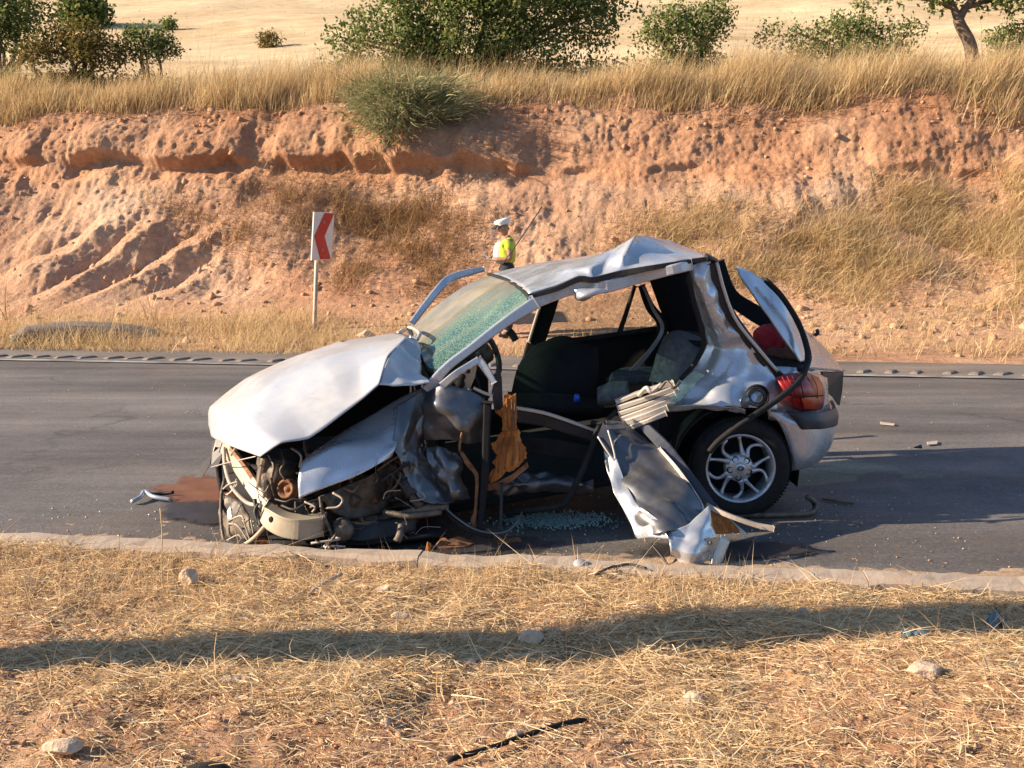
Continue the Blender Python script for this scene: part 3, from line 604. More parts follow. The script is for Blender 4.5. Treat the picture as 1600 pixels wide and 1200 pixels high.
M['silver_shaded'] = paint('shaded_silver_paint', (0.145, 0.145, 0.15), 0.75, 0.7, 0.3, dirtc=(0.06, 0.052, 0.046))  # silver paint darkened: shade on these panels put into the colour
M['bare'] = paint('torn_bare_metal', (0.52, 0.48, 0.43), 0.5, 0.4, 0.45, dirtc=(0.45, 0.36, 0.26))
M['beige_metal'] = paint('beige_primer', (0.40, 0.34, 0.25), 0.7, 0.15, 0.5, dirtc=(0.2, 0.145, 0.095))
M['black'] = simple('black_plastic', (0.012, 0.012, 0.014), (0.026, 0.026, 0.028), 0.5, scale=10, bmp=0.2, bscale=60, dirt=0.16, dirtc=(0.10, 0.085, 0.07), spec=0.35)
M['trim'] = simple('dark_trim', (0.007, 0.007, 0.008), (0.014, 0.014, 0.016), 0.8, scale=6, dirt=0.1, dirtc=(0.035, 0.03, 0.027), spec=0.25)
M['rubber'] = simple('rubber', (0.008, 0.008, 0.009), (0.016, 0.016, 0.016), 0.75, scale=20, bmp=0.3, bscale=80, dirt=0.25, dirtc=(0.05, 0.042, 0.036), spec=0.25)
M['grease'] = simple('greasy_metal', (0.035, 0.03, 0.027), (0.15, 0.12, 0.095), 0.55, 0.35, scale=14, bmp=0.7, bscale=40, dirt=0.6, dirtc=(0.22, 0.15, 0.09))
M['rust'] = simple('rusty_iron', (0.12, 0.05, 0.025), (0.3, 0.14, 0.06), 0.8, 0.2, scale=25, bmp=0.6, bscale=60)
m, t, b = nt_new('torn_brown_board'); b.inputs['Roughness'].default_value = .9; b.inputs['Specular IOR Level'].default_value = .2
t.links.new(ramp(t, noise(t, 30, 7, .65, stretch=(1, 1, .12)), [(.32, (.20, .06, .016)), (.5, (.40, .14, .035)), (.68, (.55, .24, .07))]), b.inputs['Base Color']); bump(t, b, noise(t, 30, 6, .7, stretch=(1, 1, .12)), .9, .02); M['foam'] = m
M['grey_cloth'] = simple('grey_seat_cloth', (0.075, 0.08, 0.085), (0.12, 0.125, 0.13), 0.95, scale=30, bmp=0.4, bscale=200, spec=0.2)
M['pale_trim'] = simple('pale_dusty_trim', (0.34, 0.28, 0.235), (0.46, 0.385, 0.32), 0.8, scale=10, dirt=0.4)
M['alloy'] = simple('alloy', (0.45, 0.48, 0.52), (0.62, 0.64, 0.67), 0.35, 0.75, scale=18, dirt=0.45, dirtc=(0.1, 0.1, 0.1))
M['red_lens'] = simple('red_lens', (0.22, 0.006, 0.009), (0.30, 0.012, 0.014), 0.3, scale=4, coat=0.0, dirt=0.1, spec=0.35)
M['amber_lens'] = simple('amber_lens', (0.30, 0.03, 0.008), (0.42, 0.06, 0.012), 0.3, scale=4, coat=0.0, dirt=0.1, spec=0.35)
M['navy_plastic'] = simple('blue_black_moulding', (0.016, 0.021, 0.036), (0.026, 0.032, 0.05), 0.5, scale=8, dirt=0.12)
# laminated glass, crazed
m = bpy.data.materials.new('crazed_glass'); m.use_nodes = True; t = m.node_tree; t.nodes.remove(t.nodes['Principled BSDF'])
tc = node(t, 'ShaderNodeTexCoord'); vo = node(t, 'ShaderNodeTexVoronoi', feature='DISTANCE_TO_EDGE', Scale=55.0); t.links.new(tc.outputs['Object'], vo.inputs['Vector'])
vo2 = node(t, 'ShaderNodeTexVoronoi', feature='DISTANCE_TO_EDGE', Scale=9.0); t.links.new(tc.outputs['Object'], vo2.inputs['Vector'])
crk = ramp(t, vo.outputs['Distance'], [(0.05, 1.0), (0.17, 0.0)]); crk2 = ramp(t, vo2.outputs['Distance'], [(0.004, 0.35), (0.02, 0.0)])
at = node(t, 'ShaderNodeAttribute', attribute_name='rnd')
dn = node(t, 'ShaderNodeMath', operation='MULTIPLY'); t.links.new(crk, dn.inputs[0]); 
dens = ramp(t, at.outputs['Fac'], [(0.15, 0.10), (0.6, 0.8)])
t.links.new(dens, dn.inputs[1])
mx = node(t, 'ShaderNodeMath', operation='MAXIMUM'); t.links.new(dn.outputs[0], mx.inputs[0]); t.links.new(crk2, mx.inputs[1])
dust = ramp(t, noise(t, 4, 6, .6), [(0.3, 0.3), (0.75, 0.7)])
dust_glare = node(t, 'ShaderNodeMath', operation='MULTIPLY'); t.links.new(dust, dust_glare.inputs[0])
t.links.new(ramp(t, at.outputs['Fac'], [(0.2, 1.0), (0.65, 0.55)]), dust_glare.inputs[1])  # thicker film on the far part stands for glare
mx2 = node(t, 'ShaderNodeMath', operation='MAXIMUM'); t.links.new(mx.outputs[0], mx2.inputs[0]); t.links.new(dust_glare.outputs[0], mx2.inputs[1])
tr = node(t, 'ShaderNodeBsdfTransparent', Color=(0.13, 0.25, 0.23, 1)); gl = node(t, 'ShaderNodeBsdfGlossy', Roughness=0.08, Color=(.9, .95, .93, 1))
fr = node(t, 'ShaderNodeFresnel', IOR=1.5); m1 = node(t, 'ShaderNodeMixShader'); t.links.new(fr.outputs[0], m1.inputs[0]); t.links.new(tr.outputs[0], m1.inputs[1]); t.links.new(gl.outputs[0], m1.inputs[2])
df = node(t, 'ShaderNodeBsdfDiffuse', Color=(0.36, 0.55, 0.47, 1)); tl = node(t, 'ShaderNodeBsdfTranslucent', Color=(0.36, 0.6, 0.5, 1)); m0 = node(t, 'ShaderNodeMixShader'); m0.inputs[0].default_value = .45
dc = mixc(t, ramp(t, at.outputs['Fac'], [(0.25, 0.0), (0.6, 1.0)]), (0.62, 0.55, 0.44), (0.24, 0.42, 0.35)); t.links.new(dc, df.inputs[0])  # far part beige: glare and bank reflection put into the colour
t.links.new(df.outputs[0], m0.inputs[1]); t.links.new(tl.outputs[0], m0.inputs[2])
m2 = node(t, 'ShaderNodeMixShader'); t.links.new(mx2.outputs[0], m2.inputs[0]); t.links.new(m1.outputs[0], m2.inputs[1]); t.links.new(m0.outputs[0], m2.inputs[2])
t.links.new(m2.outputs[0], t.nodes['Material Output'].inputs[0]); M['crazed'] = m
m = bpy.data.materials.new('window_glass'); m.use_nodes = True; t = m.node_tree; t.nodes.remove(t.nodes['Principled BSDF'])
tr = node(t, 'ShaderNodeBsdfTransparent', Color=(0.80, 0.86, 0.82, 1)); gl = node(t, 'ShaderNodeBsdfGlossy', Roughness=0.03); df = node(t, 'ShaderNodeBsdfDiffuse', Color=(.5, .42, .33, 1))
fr = node(t, 'ShaderNodeFresnel', IOR=1.45); m1 = node(t, 'ShaderNodeMixShader'); t.links.new(fr.outputs[0], m1.inputs[0]); t.links.new(tr.outputs[0], m1.inputs[1]); t.links.new(gl.outputs[0], m1.inputs[2])
m2 = node(t, 'ShaderNodeMixShader'); t.links.new(ramp(t, noise(t, 6, 6, .6), [(.4, .04), (.7, .22)]), m2.inputs[0]); t.links.new(m1.outputs[0], m2.inputs[1]); t.links.new(df.outputs[0], m2.inputs[2]); t.links.new(m2.outputs[0], t.nodes['Material Output'].inputs[0]); M['glass'] = m

_V0 = V
def V(px, py, Y):      # the rear half stands a little askew: its flank turns away from the camera
    if px > 1000 and Y < 5.7: Y = Y + 0.0009 * (px - 1150) * min(1, (px - 1000) / 60)
    return _V0(px, py, Y)
car = empty('wrecked_car', (0.45, 5.6, 0), 'crumpled silver hatchback with its side torn open', 'car')

# --- bonnet, lifted and bent, with its rear corner folded down
hood = [
 [(408, 715, 4.50), (376, 703, 4.68), (347, 692, 4.95), (329, 681, 5.3), (326, 664, 5.6)],
 [(440, 693, 4.52), (402, 668, 4.72), (366, 650, 5.0), (341, 640, 5.35), (329, 636, 5.68)],
 [(483, 685, 4.58), (452, 635, 4.82), (420, 603, 5.12), (397, 590, 5.46), (384, 593, 5.8)],
 [(540, 644, 4.68), (522, 590, 4.92), (498, 564, 5.22), (478, 553, 5.56), (466, 556, 5.9)],
 [(567, 624, 4.73), (562, 575, 4.98), (556, 547, 5.28), (540, 535, 5.62), (528, 535, 6.0)],
 [(593, 602, 4.78), (608, 557, 4.95), (638, 527, 5.3), (618, 521, 5.7), (590, 526, 6.05)]]
C = .45 * patch_pts(hood, 12, crumple=0.005, cs=3.2, seed=2.0) + .55 * patch_pts(hood, 12, lin=True, crumple=0.005, cs=3.2, seed=2.0)
hoodo = mesh_obj('bonnet', C.reshape(-1, 3), grid_faces(*C.shape[:2]), M['silver_hood'], car, thick=0.004, off=-1)
D_ = C + np.array((0.0, 0.01, -0.014)); mesh_obj('bonnet_shade_sheet', D_[1:-1, 1:-1].reshape(-1, 3), grid_faces(C.shape[0] - 2, C.shape[1] - 2), M['trim'], hoodo, thick=0.012)  # black sheet added under the bonnet to darken the gap
fold = [[(593, 602, 4.78), (608, 557, 4.95), (638, 527, 5.3), (652, 526, 5.34)],
        [(622, 603, 4.80), (628, 570, 4.98), (645, 540, 5.22), (655, 537, 5.28)],
        [(648, 602, 4.84), (650, 578, 5.0), (654, 556, 5.15), (657, 552, 5.18)],
        [(673, 597, 4.88), (662, 588, 4.98), (657, 575, 5.08), (656, 570, 5.1)]]
patch('folded_corner', fold, M['silver_hood'], hoodo, n=12, crumple=0.007, cs=14, thick=0.004, seed=4.4, smooth=False)
for a, b_ in (((700, 170), (745, 155)),): pass
for (x, y, Y) in ((540, 536, 5.75), (606, 537, 5.4)):   # washer slots
    q = V(x, y - 2, Y); MB().box(q, (.05, .02, .012), rz=.3).build('washer_nozzle', M['black'], hoodo, bevel=.003)
# cowl rim behind the bonnet (far side)
tube('hinge_arm', [(622, 521, 5.75), (640, 512, 5.85), (655, 520, 5.5), (652, 530, 5.4)], .012, M['bare'], hoodo)

# --- front wing (near side)
wing = [[(500, 700, 4.74), (540, 672, 4.84), (585, 646, 4.92), (625, 622, 4.98), (664, 604, 5.0)],
        [(482, 712, 4.62), (528, 690, 4.72), (575, 675, 4.8), (617, 655, 4.86), (656, 635, 4.92)],
        [(470, 726, 4.55), (520, 700, 4.61), (568, 697, 4.68), (614, 690, 4.75), (630, 672, 4.80)],
        [(466, 752, 4.49), (512, 734, 4.53), (560, 722, 4.61), (612, 703, 4.70), (618, 690, 4.76)],
        [(467, 779, 4.47), (503, 764, 4.49), (560, 742, 4.58), (606, 716, 4.68), (613, 706, 4.74)]]
patch('fender', wing, M['silver'], car, n=9, crumple=0.004, cs=4.5, thick=0.004)
# crushed inner cowl: shade-darkened panel between wing and door
cowl = [[(622, 632, 4.84), (640, 622, 4.88), (662, 608, 4.95), (690, 588, 4.96)],
        [(617, 668, 4.78), (632, 662, 4.80), (655, 655, 4.86), (672, 640, 4.92)],
        [(614, 700, 4.74), (630, 700, 4.76), (648, 705, 4.82), (662, 690, 4.90)],
        [(626, 722, 4.72), (642, 730, 4.74), (660, 735, 4.78), (672, 720, 4.86)],
        [(642, 760, 4.70), (660, 770, 4.70), (682, 775, 4.74), (700, 760, 4.84)],
        [(662, 778, 4.68), (680, 786, 4.68), (704, 785, 4.72), (722, 770, 4.82)]]
patch('cowl_panel', cowl, M['silver_shaded'], car, n=12, crumple=0.012, cs=10, thick=0.003, smooth=False)
patch('crushed_sill', [[(664, 698, 4.84), (690, 700, 4.82), (715, 706, 4.84)], [(672, 730, 4.80), (698, 732, 4.74), (722, 735, 4.80)], [(688, 765, 4.78), (710, 770, 4.72), (724, 760, 4.80)], [(706, 782, 4.76), (720, 782, 4.74), (735, 778, 4.80)]], M['silver_shaded'], car, n=16, crumple=0.018, cs=14, thick=.003, smooth=False, seed=8.0)

# --- windscreen
ws = [[(640, 514, 6.15), (650, 532, 5.75), (658, 552, 5.35), (668, 572, 5.08), (690, 584, 4.97)],
      [(668, 488, 6.22), (682, 505, 5.85), (692, 525, 5.45), (702, 545, 5.16), (724, 556, 5.02)],
      [(700, 464, 6.3), (718, 478, 5.95), (732, 494, 5.55), (746, 512, 5.26), (764, 522, 5.07)],
      [(732, 444, 6.38), (752, 454, 6.0), (770, 466, 5.6), (784, 480, 5.3), (798, 492, 5.10)],
      [(764, 430, 6.45), (786, 436, 6.05), (806, 444, 5.65), (818, 455, 5.35), (828, 470, 5.12)]]
C = patch_pts(ws, 8, crumple=0.006, cs=5); wo = mesh_obj('windscreen', C.reshape(-1, 3), grid_faces(*C.shape[:2]), M['crazed'], car, thick=0)
nr = np.linspace(0, 1, C.shape[0])[:, None]; nc = np.linspace(0, 1, C.shape[1])[None]
set_rnd(wo, np.clip(nc * 1.15 + 0.15 * (1 - nr) * (nc > .3) - 0.12 + 0.15 * fbm(C * 4, 2), 0, 1).ravel())
tube('windscreen_seal', [(640, 515, 6.14), (652, 538, 5.7), (660, 560, 5.3), (672, 578, 5.06), (690, 586, 4.96)], .014, M['rubber'], car)
tube('windscreen_seal', [(690, 586, 4.96), (726, 560, 5.01), (766, 526, 5.06), (800, 496, 5.09), (822, 478, 5.10), (827, 466, 5.14), (815, 452, 5.4), (790, 437, 6.0), (764, 429, 6.44)], .013, M['rubber'], car)
# A-pillar and header
def beam(name, pts, w, dpt, mat, parent=None, bev=.008):
    "box beam along (px,py,Y) points, w in px height at that depth"
    L = smooth_line([V(*q) for q in pts], 5); mb = MB(); n = len(L); vs = []; k = np.interp(np.linspace(0, 1, n), np.linspace(0, 1, len(w)), w)
    for i in range(n):
        tdir = L[min(i + 1, n - 1)] - L[max(i - 1, 0)]; tdir /= np.linalg.norm(tdir); a = np.cross(tdir, (0, 1, 0)); a /= np.linalg.norm(a); h = k[i] * L[i][1] / FPX / 2
        for s1, s2 in ((-1, -1), (1, -1), (1, 1), (-1, 1)): vs.append(L[i] + a * h * s1 + np.array((0, dpt / 2, 0)) * s2)
    fs = [(i * 4 + j, i * 4 + (j + 1) % 4, (i + 1) * 4 + (j + 1) % 4, (i + 1) * 4 + j) for i in range(n - 1) for j in range(4)] + [(0, 1, 2, 3), (4 * n - 1, 4 * n - 2, 4 * n - 3, 4 * n - 4)]
    return mesh_obj(name, vs, fs, mat, parent or car, smooth=False, bevel=bev)
beam('pillar', [(668, 610, 4.96), (698, 574, 4.97), (735, 545, 5.0), (790, 503, 5.05), (838, 472, 5.09)], [20, 14, 13, 15, 20], .06, M['silver'])
beam('roof_rail', [(828, 474, 5.10), (860, 462, 5.12), (900, 447, 5.13), (922, 446, 5.15), (948, 447, 5.12), (1000, 433, 5.15), (1050, 421, 5.18), (1080, 414, 5.20)], [22, 20, 22, 26, 20, 18, 16, 16], .06, M['silver'])
patch('bent_flange', [[(898, 452, 5.085), (920, 450, 5.08), (945, 452, 5.08)], [(900, 466, 5.12), (912, 462, 5.05), (950, 456, 5.09)], [(906, 471, 5.16), (918, 468, 5.08), (935, 460, 5.12)]], M['silver'], car, n=4, crumple=.008, cs=14)
beam('drip_moulding', [(832, 462, 5.085), (870, 451, 5.09), (905, 436, 5.10), (928, 437, 5.10), (970, 427, 5.11), (1020, 418, 5.13), (1104, 404, 5.17)], [7, 8, 9, 9, 9, 8, 6], .03, M['black'], bev=.003)
# --- roof, buckled up into a peak
rf = [[(826, 458, 5.11), (810, 446, 5.5), (788, 436, 6.0), (765, 428, 6.46)],
      [(866, 447, 5.13), (858, 428, 5.5), (846, 415, 6.0), (838, 411, 6.55)],
      [(905, 432, 5.15), (890, 421, 5.3), (895, 407, 5.75), (905, 402, 6.6)],
      [(926, 436, 5.14), (922, 420, 5.17), (940, 398, 5.4), (940, 397, 6.62)],
      [(940, 432, 5.15), (948, 408, 5.28), (962, 388, 5.42), (965, 390, 6.62)],
      [(971, 424, 5.15), (974, 400, 5.16), (994, 368, 5.36), (992, 380, 6.63)],
      [(1019, 417, 5.17), (1006, 394, 5.3), (997, 368, 5.5), (1010, 378, 6.64)],
      [(1060, 409, 5.19), (1054, 392, 5.5), (1046, 376, 5.95), (1048, 382, 6.64)],
      [(1105, 401, 5.21), (1102, 399, 5.6), (1098, 397, 6.1), (1093, 396, 6.66)]]
patch('roof', rf, M['silver'], car, n=6, lin=True, crumple=.004, cs=5, thick=.004, smooth=False)
tube('roof_tear', [(1104, 402, 5.2), (1118, 408, 5.3), (1112, 404, 5.7), (1104, 399, 6.3)], .016, M['black'], car)
# headlining, dark
patch('headlining', [[(835, 470, 5.2), (800, 448, 6.4)], [(905, 445, 5.2), (900, 415, 6.5)], [(1000, 428, 5.25), (990, 405, 6.55)], [(1100, 412, 5.3), (1085, 407, 6.6)]], M['trim'], car, n=3, thick=.01)

# --- rear quarter
qp = [[(1071, 418, 5.23), (1088, 412, 5.21), (1108, 406, 5.22)],
      [(1075, 441, 5.26), (1094, 438, 5.20), (1113, 437, 5.22)],
      [(1085, 470, 5.30), (1106, 470, 5.21), (1128, 476, 5.22)],
      [(1098, 512, 5.34), (1126, 512, 5.22), (1157, 518, 5.21)],
      [(1104, 543, 5.40), (1140, 545, 5.26), (1180, 549, 5.20)],
      [(1080, 577, 5.42), (1136, 580, 5.22), (1205, 581, 5.17)],
      [(1056, 605, 5.34), (1122, 610, 5.16), (1216, 602, 5.14)],
      [(1040, 638, 5.24), (1116, 634, 5.10), (1212, 640, 5.11)]]
quarter = patch('quarter_panel', qp, M['silver'], car, n=14, crumple=.012, cs=9.5, thick=.004, smooth=False)
patch('arch_lip', [[(1040, 636, 5.14), (1080, 633, 5.10), (1120, 633, 5.08), (1165, 640, 5.10)], [(1036, 644, 5.16), (1080, 640, 5.13), (1120, 640, 5.12), (1165, 648, 5.13)]], M['silver'], quarter, n=6, crumple=.006, cs=12)
# pale scraped tear over the quarter
mb = MB().lathe(V(1182, 620, 5.105), (0, -1, 0.05), [(.0001, -.03), (.05, -.03), (.062, 0.0), (.07, .006), (.062, .012)], 24); mb.build('filler_recess', M['trim'], quarter)
for r in (.03, .045): MB().lathe(V(1182, 620, 5.09), (0, -1, 0.05), [(r, 0), (r + .006, .006), (r + .01, 0)], 20).build('filler_ring', M['black'], quarter)
MB().lathe(V(1164, 628, 5.03), (.35, -.9, .1), [(.0001, .004), (.03, .003), (.034, 0), (.0001, -.003)], 24).build('filler_flap', M['silver_shaded'], quarter)
# dark D-pillar edge + seals
beam('pillar', [(1110, 411, 5.24), (1122, 450, 5.24), (1140, 490, 5.23), (1172, 535, 5.22), (1203, 575, 5.2), (1222, 592, 5.2)], [12, 14, 16, 16, 16, 14], .05, M['black'])
tube('weather_strip', [(1074, 424, 5.20), (1084, 470, 5.22), (1096, 515, 5.24), (1099, 540, 5.26), (1084, 570, 5.30), (1064, 592, 5.26)], .014, M['rubber'], car)
tube('weather_strip', [(1120, 410, 5.2), (1132, 455, 5.19), (1150, 500, 5.18), (1185, 545, 5.17), (1215, 580, 5.15)], .009, M['bare'], car)
# far D-pillar and tailgate opening
beam('pillar', [(1122, 408, 6.6), (1140, 460, 6.6), (1180, 490, 6.6), (1225, 520, 6.55), (1250, 560, 6.5)], [16, 22, 26, 22, 22], .08, M['trim'])
patch('parcel_ledge', [[(1180, 575, 5.25), (1262, 578, 5.25)], [(1205, 548, 5.9), (1262, 560, 5.9)], [(1215, 535, 6.5), (1262, 550, 6.5)]], M['trim'], car, n=4, thick=.02)
# --- tailgate, sprung ajar
tg = [[(1150, 418, 5.62), (1153, 424, 5.55), (1156, 430, 5.5)], [(1178, 429, 5.6), (1173, 440, 5.5), (1170, 450, 5.44)], [(1206, 450, 5.58), (1196, 466, 5.46), (1188, 478, 5.4)],
      [(1228, 475, 5.56), (1214, 492, 5.42), (1204, 500, 5.36)], [(1247, 508, 5.54), (1236, 520, 5.4), (1224, 531, 5.33)], [(1256, 532, 5.5), (1248, 545, 5.38), (1238, 550, 5.32)], [(1262, 562, 5.48), (1257, 564, 5.38), (1250, 566, 5.32)]]
tgo = patch('tailgate', tg, M['silver'], car, n=6, crumple=.004, cs=5, thick=.012)
patch('lower_panel', [[(1254, 514, 5.6), (1261, 519, 5.9), (1268, 524, 6.3)], [(1258, 545, 5.5), (1275, 545, 5.9), (1291, 547, 6.35)], [(1263, 576, 5.38), (1290, 578, 5.8), (1317, 580, 6.35)]], M['silver'], tgo, n=6, thick=.01)
patch('spoiler', [[(1196, 436, 5.8), (1224, 465, 5.75), (1248, 505, 5.72)], [(1190, 434, 6.3), (1218, 462, 6.3), (1240, 500, 6.3)]], M['black'], tgo, n=5, thick=.02)
strip('torn_lining', [(1286, 582, 5.75), (1318, 582, 6.2), (1316, 610, 6.2), (1312, 634, 6.2), (1304, 622, 6.1), (1294, 613, 5.9), (1287, 612, 5.75)], M['black'], tgo, depth=.05)
tube('wiper_stub', [(1273, 524, 6.2), (1278, 520, 6.2), (1276, 515, 6.2)], .012, M['black'], tgo)
tube('loose_cable', [(1196, 437, 5.5), (1222, 464, 5.45), (1246, 502, 5.4), (1260, 540, 5.3), (1261, 568, 5.2), (1248, 595, 5.08), (1218, 622, 5.0), (1180, 648, 4.96), (1150, 668, 4.98), (1122, 690, 5.0), (1108, 706, 5.02)], .017, M['rubber'], car, k=8)
tube('loose_cable', [(1212, 450, 5.5), (1234, 478, 5.45), (1254, 520, 5.38), (1266, 556, 5.26), (1258, 586, 5.16)], .009, M['rubber'], car, k=8)
# --- tail lamp
tl = [[(1212, 590, 5.12), (1232, 585, 5.14), (1258, 583, 5.24), (1278, 590, 5.42)], [(1222, 606, 5.06), (1244, 602, 5.06), (1268, 600, 5.14), (1286, 606, 5.38)],
      [(1232, 622, 5.06), (1252, 622, 5.06), (1274, 622, 5.14), (1287, 622, 5.38)], [(1240, 636, 5.12), (1254, 641, 5.13), (1272, 642, 5.2), (1284, 638, 5.4)]]
lo = patch('tail_lamp', tl, M['red_lens'], car, n=6, thick=.012)
patch('amber_lens', [[(1252, 619, 5.035), (1266, 618, 5.075), (1280, 617, 5.20)], [(1254, 629, 5.04), (1268, 629, 5.08), (1282, 628, 5.21)], [(1256, 638, 5.085), (1268, 639, 5.125), (1279, 637, 5.24)]], M['amber_lens'], lo, n=5, thick=.01)
for k in range(7):
    q = .12 + .12 * k; tube('lens_rib', [(1214 + 64 * q, 590 - 4 * math.sin(q * 3), 5.075 + .16 * q * q), (1224 + 62 * q, 606 - 4 * q, 5.03 + .16 * q * q), (1234 + 52 * q, 622, 5.03 + .16 * q * q)], .0025, M['red_lens'], lo, n=5)
tube('lens_seam', [(1233, 621, 5.035), (1252, 620, 5.03), (1274, 619, 5.10), (1286, 618, 5.30)], .004, M['trim'], lo, n=6)
tube('lens_seam', [(1246, 586, 5.15), (1252, 603, 5.045), (1256, 622, 5.035), (1258, 640, 5.10)], .003, M['trim'], lo, n=6)
patch('corner_panel', [[(1192, 572, 5.24), (1240, 574, 5.24), (1272, 582, 5.40), (1292, 590, 5.75)], [(1198, 620, 5.20), (1240, 620, 5.20), (1274, 620, 5.32), (1294, 618, 5.75)], [(1200, 656, 5.20), (1240, 660, 5.20), (1276, 660, 5.30), (1298, 652, 5.75)]], M['silver'], car, n=5, crumple=.004, cs=8)
patch('arch_closing_plate', [[(1030, 630, 5.38), (1120, 628, 5.36), (1235, 636, 5.30)], [(1030, 690, 5.38), (1120, 690, 5.36), (1238, 700, 5.30)]], M['trim'], car, n=4, thick=.008)
# --- rear bumper wrapping round
bp = [[(1198, 642, 5.14), (1222, 644, 5.12), (1250, 646, 5.12), (1282, 645, 5.18), (1300, 640, 5.42), (1296, 628, 6.0)],
      [(1218, 662, 5.12), (1232, 662, 5.09), (1256, 664, 5.08), (1286, 665, 5.15), (1305, 660, 5.42), (1302, 648, 6.0)],
      [(1230, 690, 5.12), (1240, 692, 5.09), (1260, 695, 5.08), (1284, 696, 5.14), (1301, 688, 5.42), (1298, 672, 6.0)],
      [(1236, 715, 5.13), (1244, 718, 5.10), (1260, 718, 5.09), (1278, 714, 5.15), (1292, 706, 5.42), (1290, 690, 6.0)],
      [(1237, 735, 5.16), (1246, 734, 5.14), (1258, 731, 5.14), (1270, 726, 5.2), (1284, 716, 5.45), (1282, 700, 6.0)]]
bo = patch('bumper', bp, M['silver'], car, n=6, thick=.006)
patch('bumper_moulding', [[(1228, 643, 5.09), (1252, 646, 5.06), (1282, 644, 5.12), (1302, 638, 5.42), (1298, 626, 6.0)], [(1242, 655, 5.08), (1258, 657, 5.05), (1286, 657, 5.11), (1307, 650, 5.42), (1302, 638, 6.0)], [(1252, 669, 5.075), (1262, 670, 5.06), (1288, 669, 5.125), (1306, 663, 5.42), (1302, 652, 6.0)]], M['navy_plastic'], bo, n=6, thick=.02)
# --- wheel
wc = _V0(1151, 727, 5.24); wr = wc[2] - 0.004; ax = np.array((.02, -1, .02)); ax /= np.linalg.norm(ax)
wheel = empty('wheel', wc); wheel.parent = car; wheel.location = tuple(wc - wl(car))
R = wr; rr = R * .655
mb = MB().lathe(wc, ax, [(rr, -.09), (rr * 1.03, -.1), (R * .88, -.105), (R * .97, -.085), (R, -.06), (R, .045), (R * .975, .075), (R * .9, .098), (R * .76, .10), (rr * 1.04, .088), (rr, .075)], 72, closed=True); ty = mb.build('tyre', M['rubber'], wheel)
mb = MB()
b1 = np.cross(ax, (0, 0, 1)); b1 /= np.linalg.norm(b1); b2 = np.cross(ax, b1)
for k in range(90):
    w = 2 * math.pi * k / 90; e = math.cos(w) * b1 + math.sin(w) * b2; tdir = -math.sin(w) * b1 + math.cos(w) * b2
    c = wc + e * R * 1.002 + ax * .03; vs = [c + tdir * a_ * .007 + ax * h + e * z for z in (-.004, .004) for (a_, h) in ((-1, -.09), (1, -.085), (1, .045), (-1, .04))]
    mb.add(vs, [(0, 3, 2, 1), (4, 5, 6, 7), (0, 1, 5, 4), (1, 2, 6, 5), (2, 3, 7, 6), (3, 0, 4, 7)])
mb.build('tread_blocks', M['rubber'], ty, smooth=False)
rim = MB().lathe(wc, ax, [(rr * .9, -.08), (rr * .93, .02), (rr * .95, .075), (rr * 1.0, .09), (rr * 1.045, .092), (rr * 1.05, .082), (rr * .99, .07), (rr * .97, -.09)], 72, closed=True).build('rim', M['alloy'], wheel)
MB().lathe(wc, ax, [(.0001, -.02), (rr * .9, -.03), (rr * .92, -.06)], 40).build('brake_backplate', M['trim'], wheel)
for k in range(5):
    w0 = 2 * math.pi * k / 5 + .5
    for s_, sw in ((0.20, 0.40), (-0.14, -0.30)):
        pts = []
        for q in np.linspace(0, 1, 9):
            r_ = rr * (.36 + .60 * q); w = w0 + s_ + (sw * (q - .25) ** 2 * 1.3 * (1 if q > .25 else -1)) + .16 * math.sin(q * math.pi)
            pts.append(wc + r_ * (math.cos(w) * b1 + math.sin(w) * b2) + ax * (.066 - .004 * q - .012 * math.sin(q * 3.14)))
        MB().tube(pts, [rr * k_ for k_ in (.10, .085, .07, .06, .055, .05, .05, .055, .07)], 8).build('spoke', M['alloy'], rim)
MB().lathe(wc, ax, [(.0001, .078), (rr * .18, .078), (rr * .34, .072), (rr * .42, .062), (rr * .44, .03)], 40).build('hub', M['alloy'], rim)
cap = MB().lathe(wc, ax, [(.0001, .084), (rr * .14, .084), (rr * .165, .08), (rr * .17, .07)], 32).build('hub_cap', M['alloy'], rim)
for rx_, ry_ in ((.10, .07), (.045, .07), (.08, .035)):
    pts = [wc + ax * .0855 + rr * (rx_ * math.cos(a_) * b1 + ry_ * math.sin(a_) * b2) for a_ in np.linspace(0, 2 * math.pi, 25)]
    MB().tube(pts, .0016, 6).build('emblem_ring', M['black'], rim)
for k in range(5):
    w = 2 * math.pi * k / 5 + .2; c = wc + rr * .30 * (math.cos(w) * b1 + math.sin(w) * b2)
    MB().lathe(c, ax, [(.0001, .07), (.011, .07), (.013, .0745), (.017, .0765), (.018, .06)], 16).build('nut_recess', M['trim'], rim)
# wheel arch lining behind the wheel
mb = MB(); prof = [V(1150 + 98 * math.cos(a_), 735 - 100 * math.sin(a_), 5.2) for a_ in np.linspace(-.25, math.pi + .2, 16)]
vs = [q + np.array((0, dy, 0)) for dy in (0, .5) for q in prof]; fs = [(i, i + 1, i + 17, i + 16) for i in range(15)]; mb.add(vs, fs); mb.build('arch_liner', M['trim'], car, thick=.01)
MB().box(V(1130, 715, 5.75), (.62, .04, .5)).build('inner_arch', M['trim'], car)

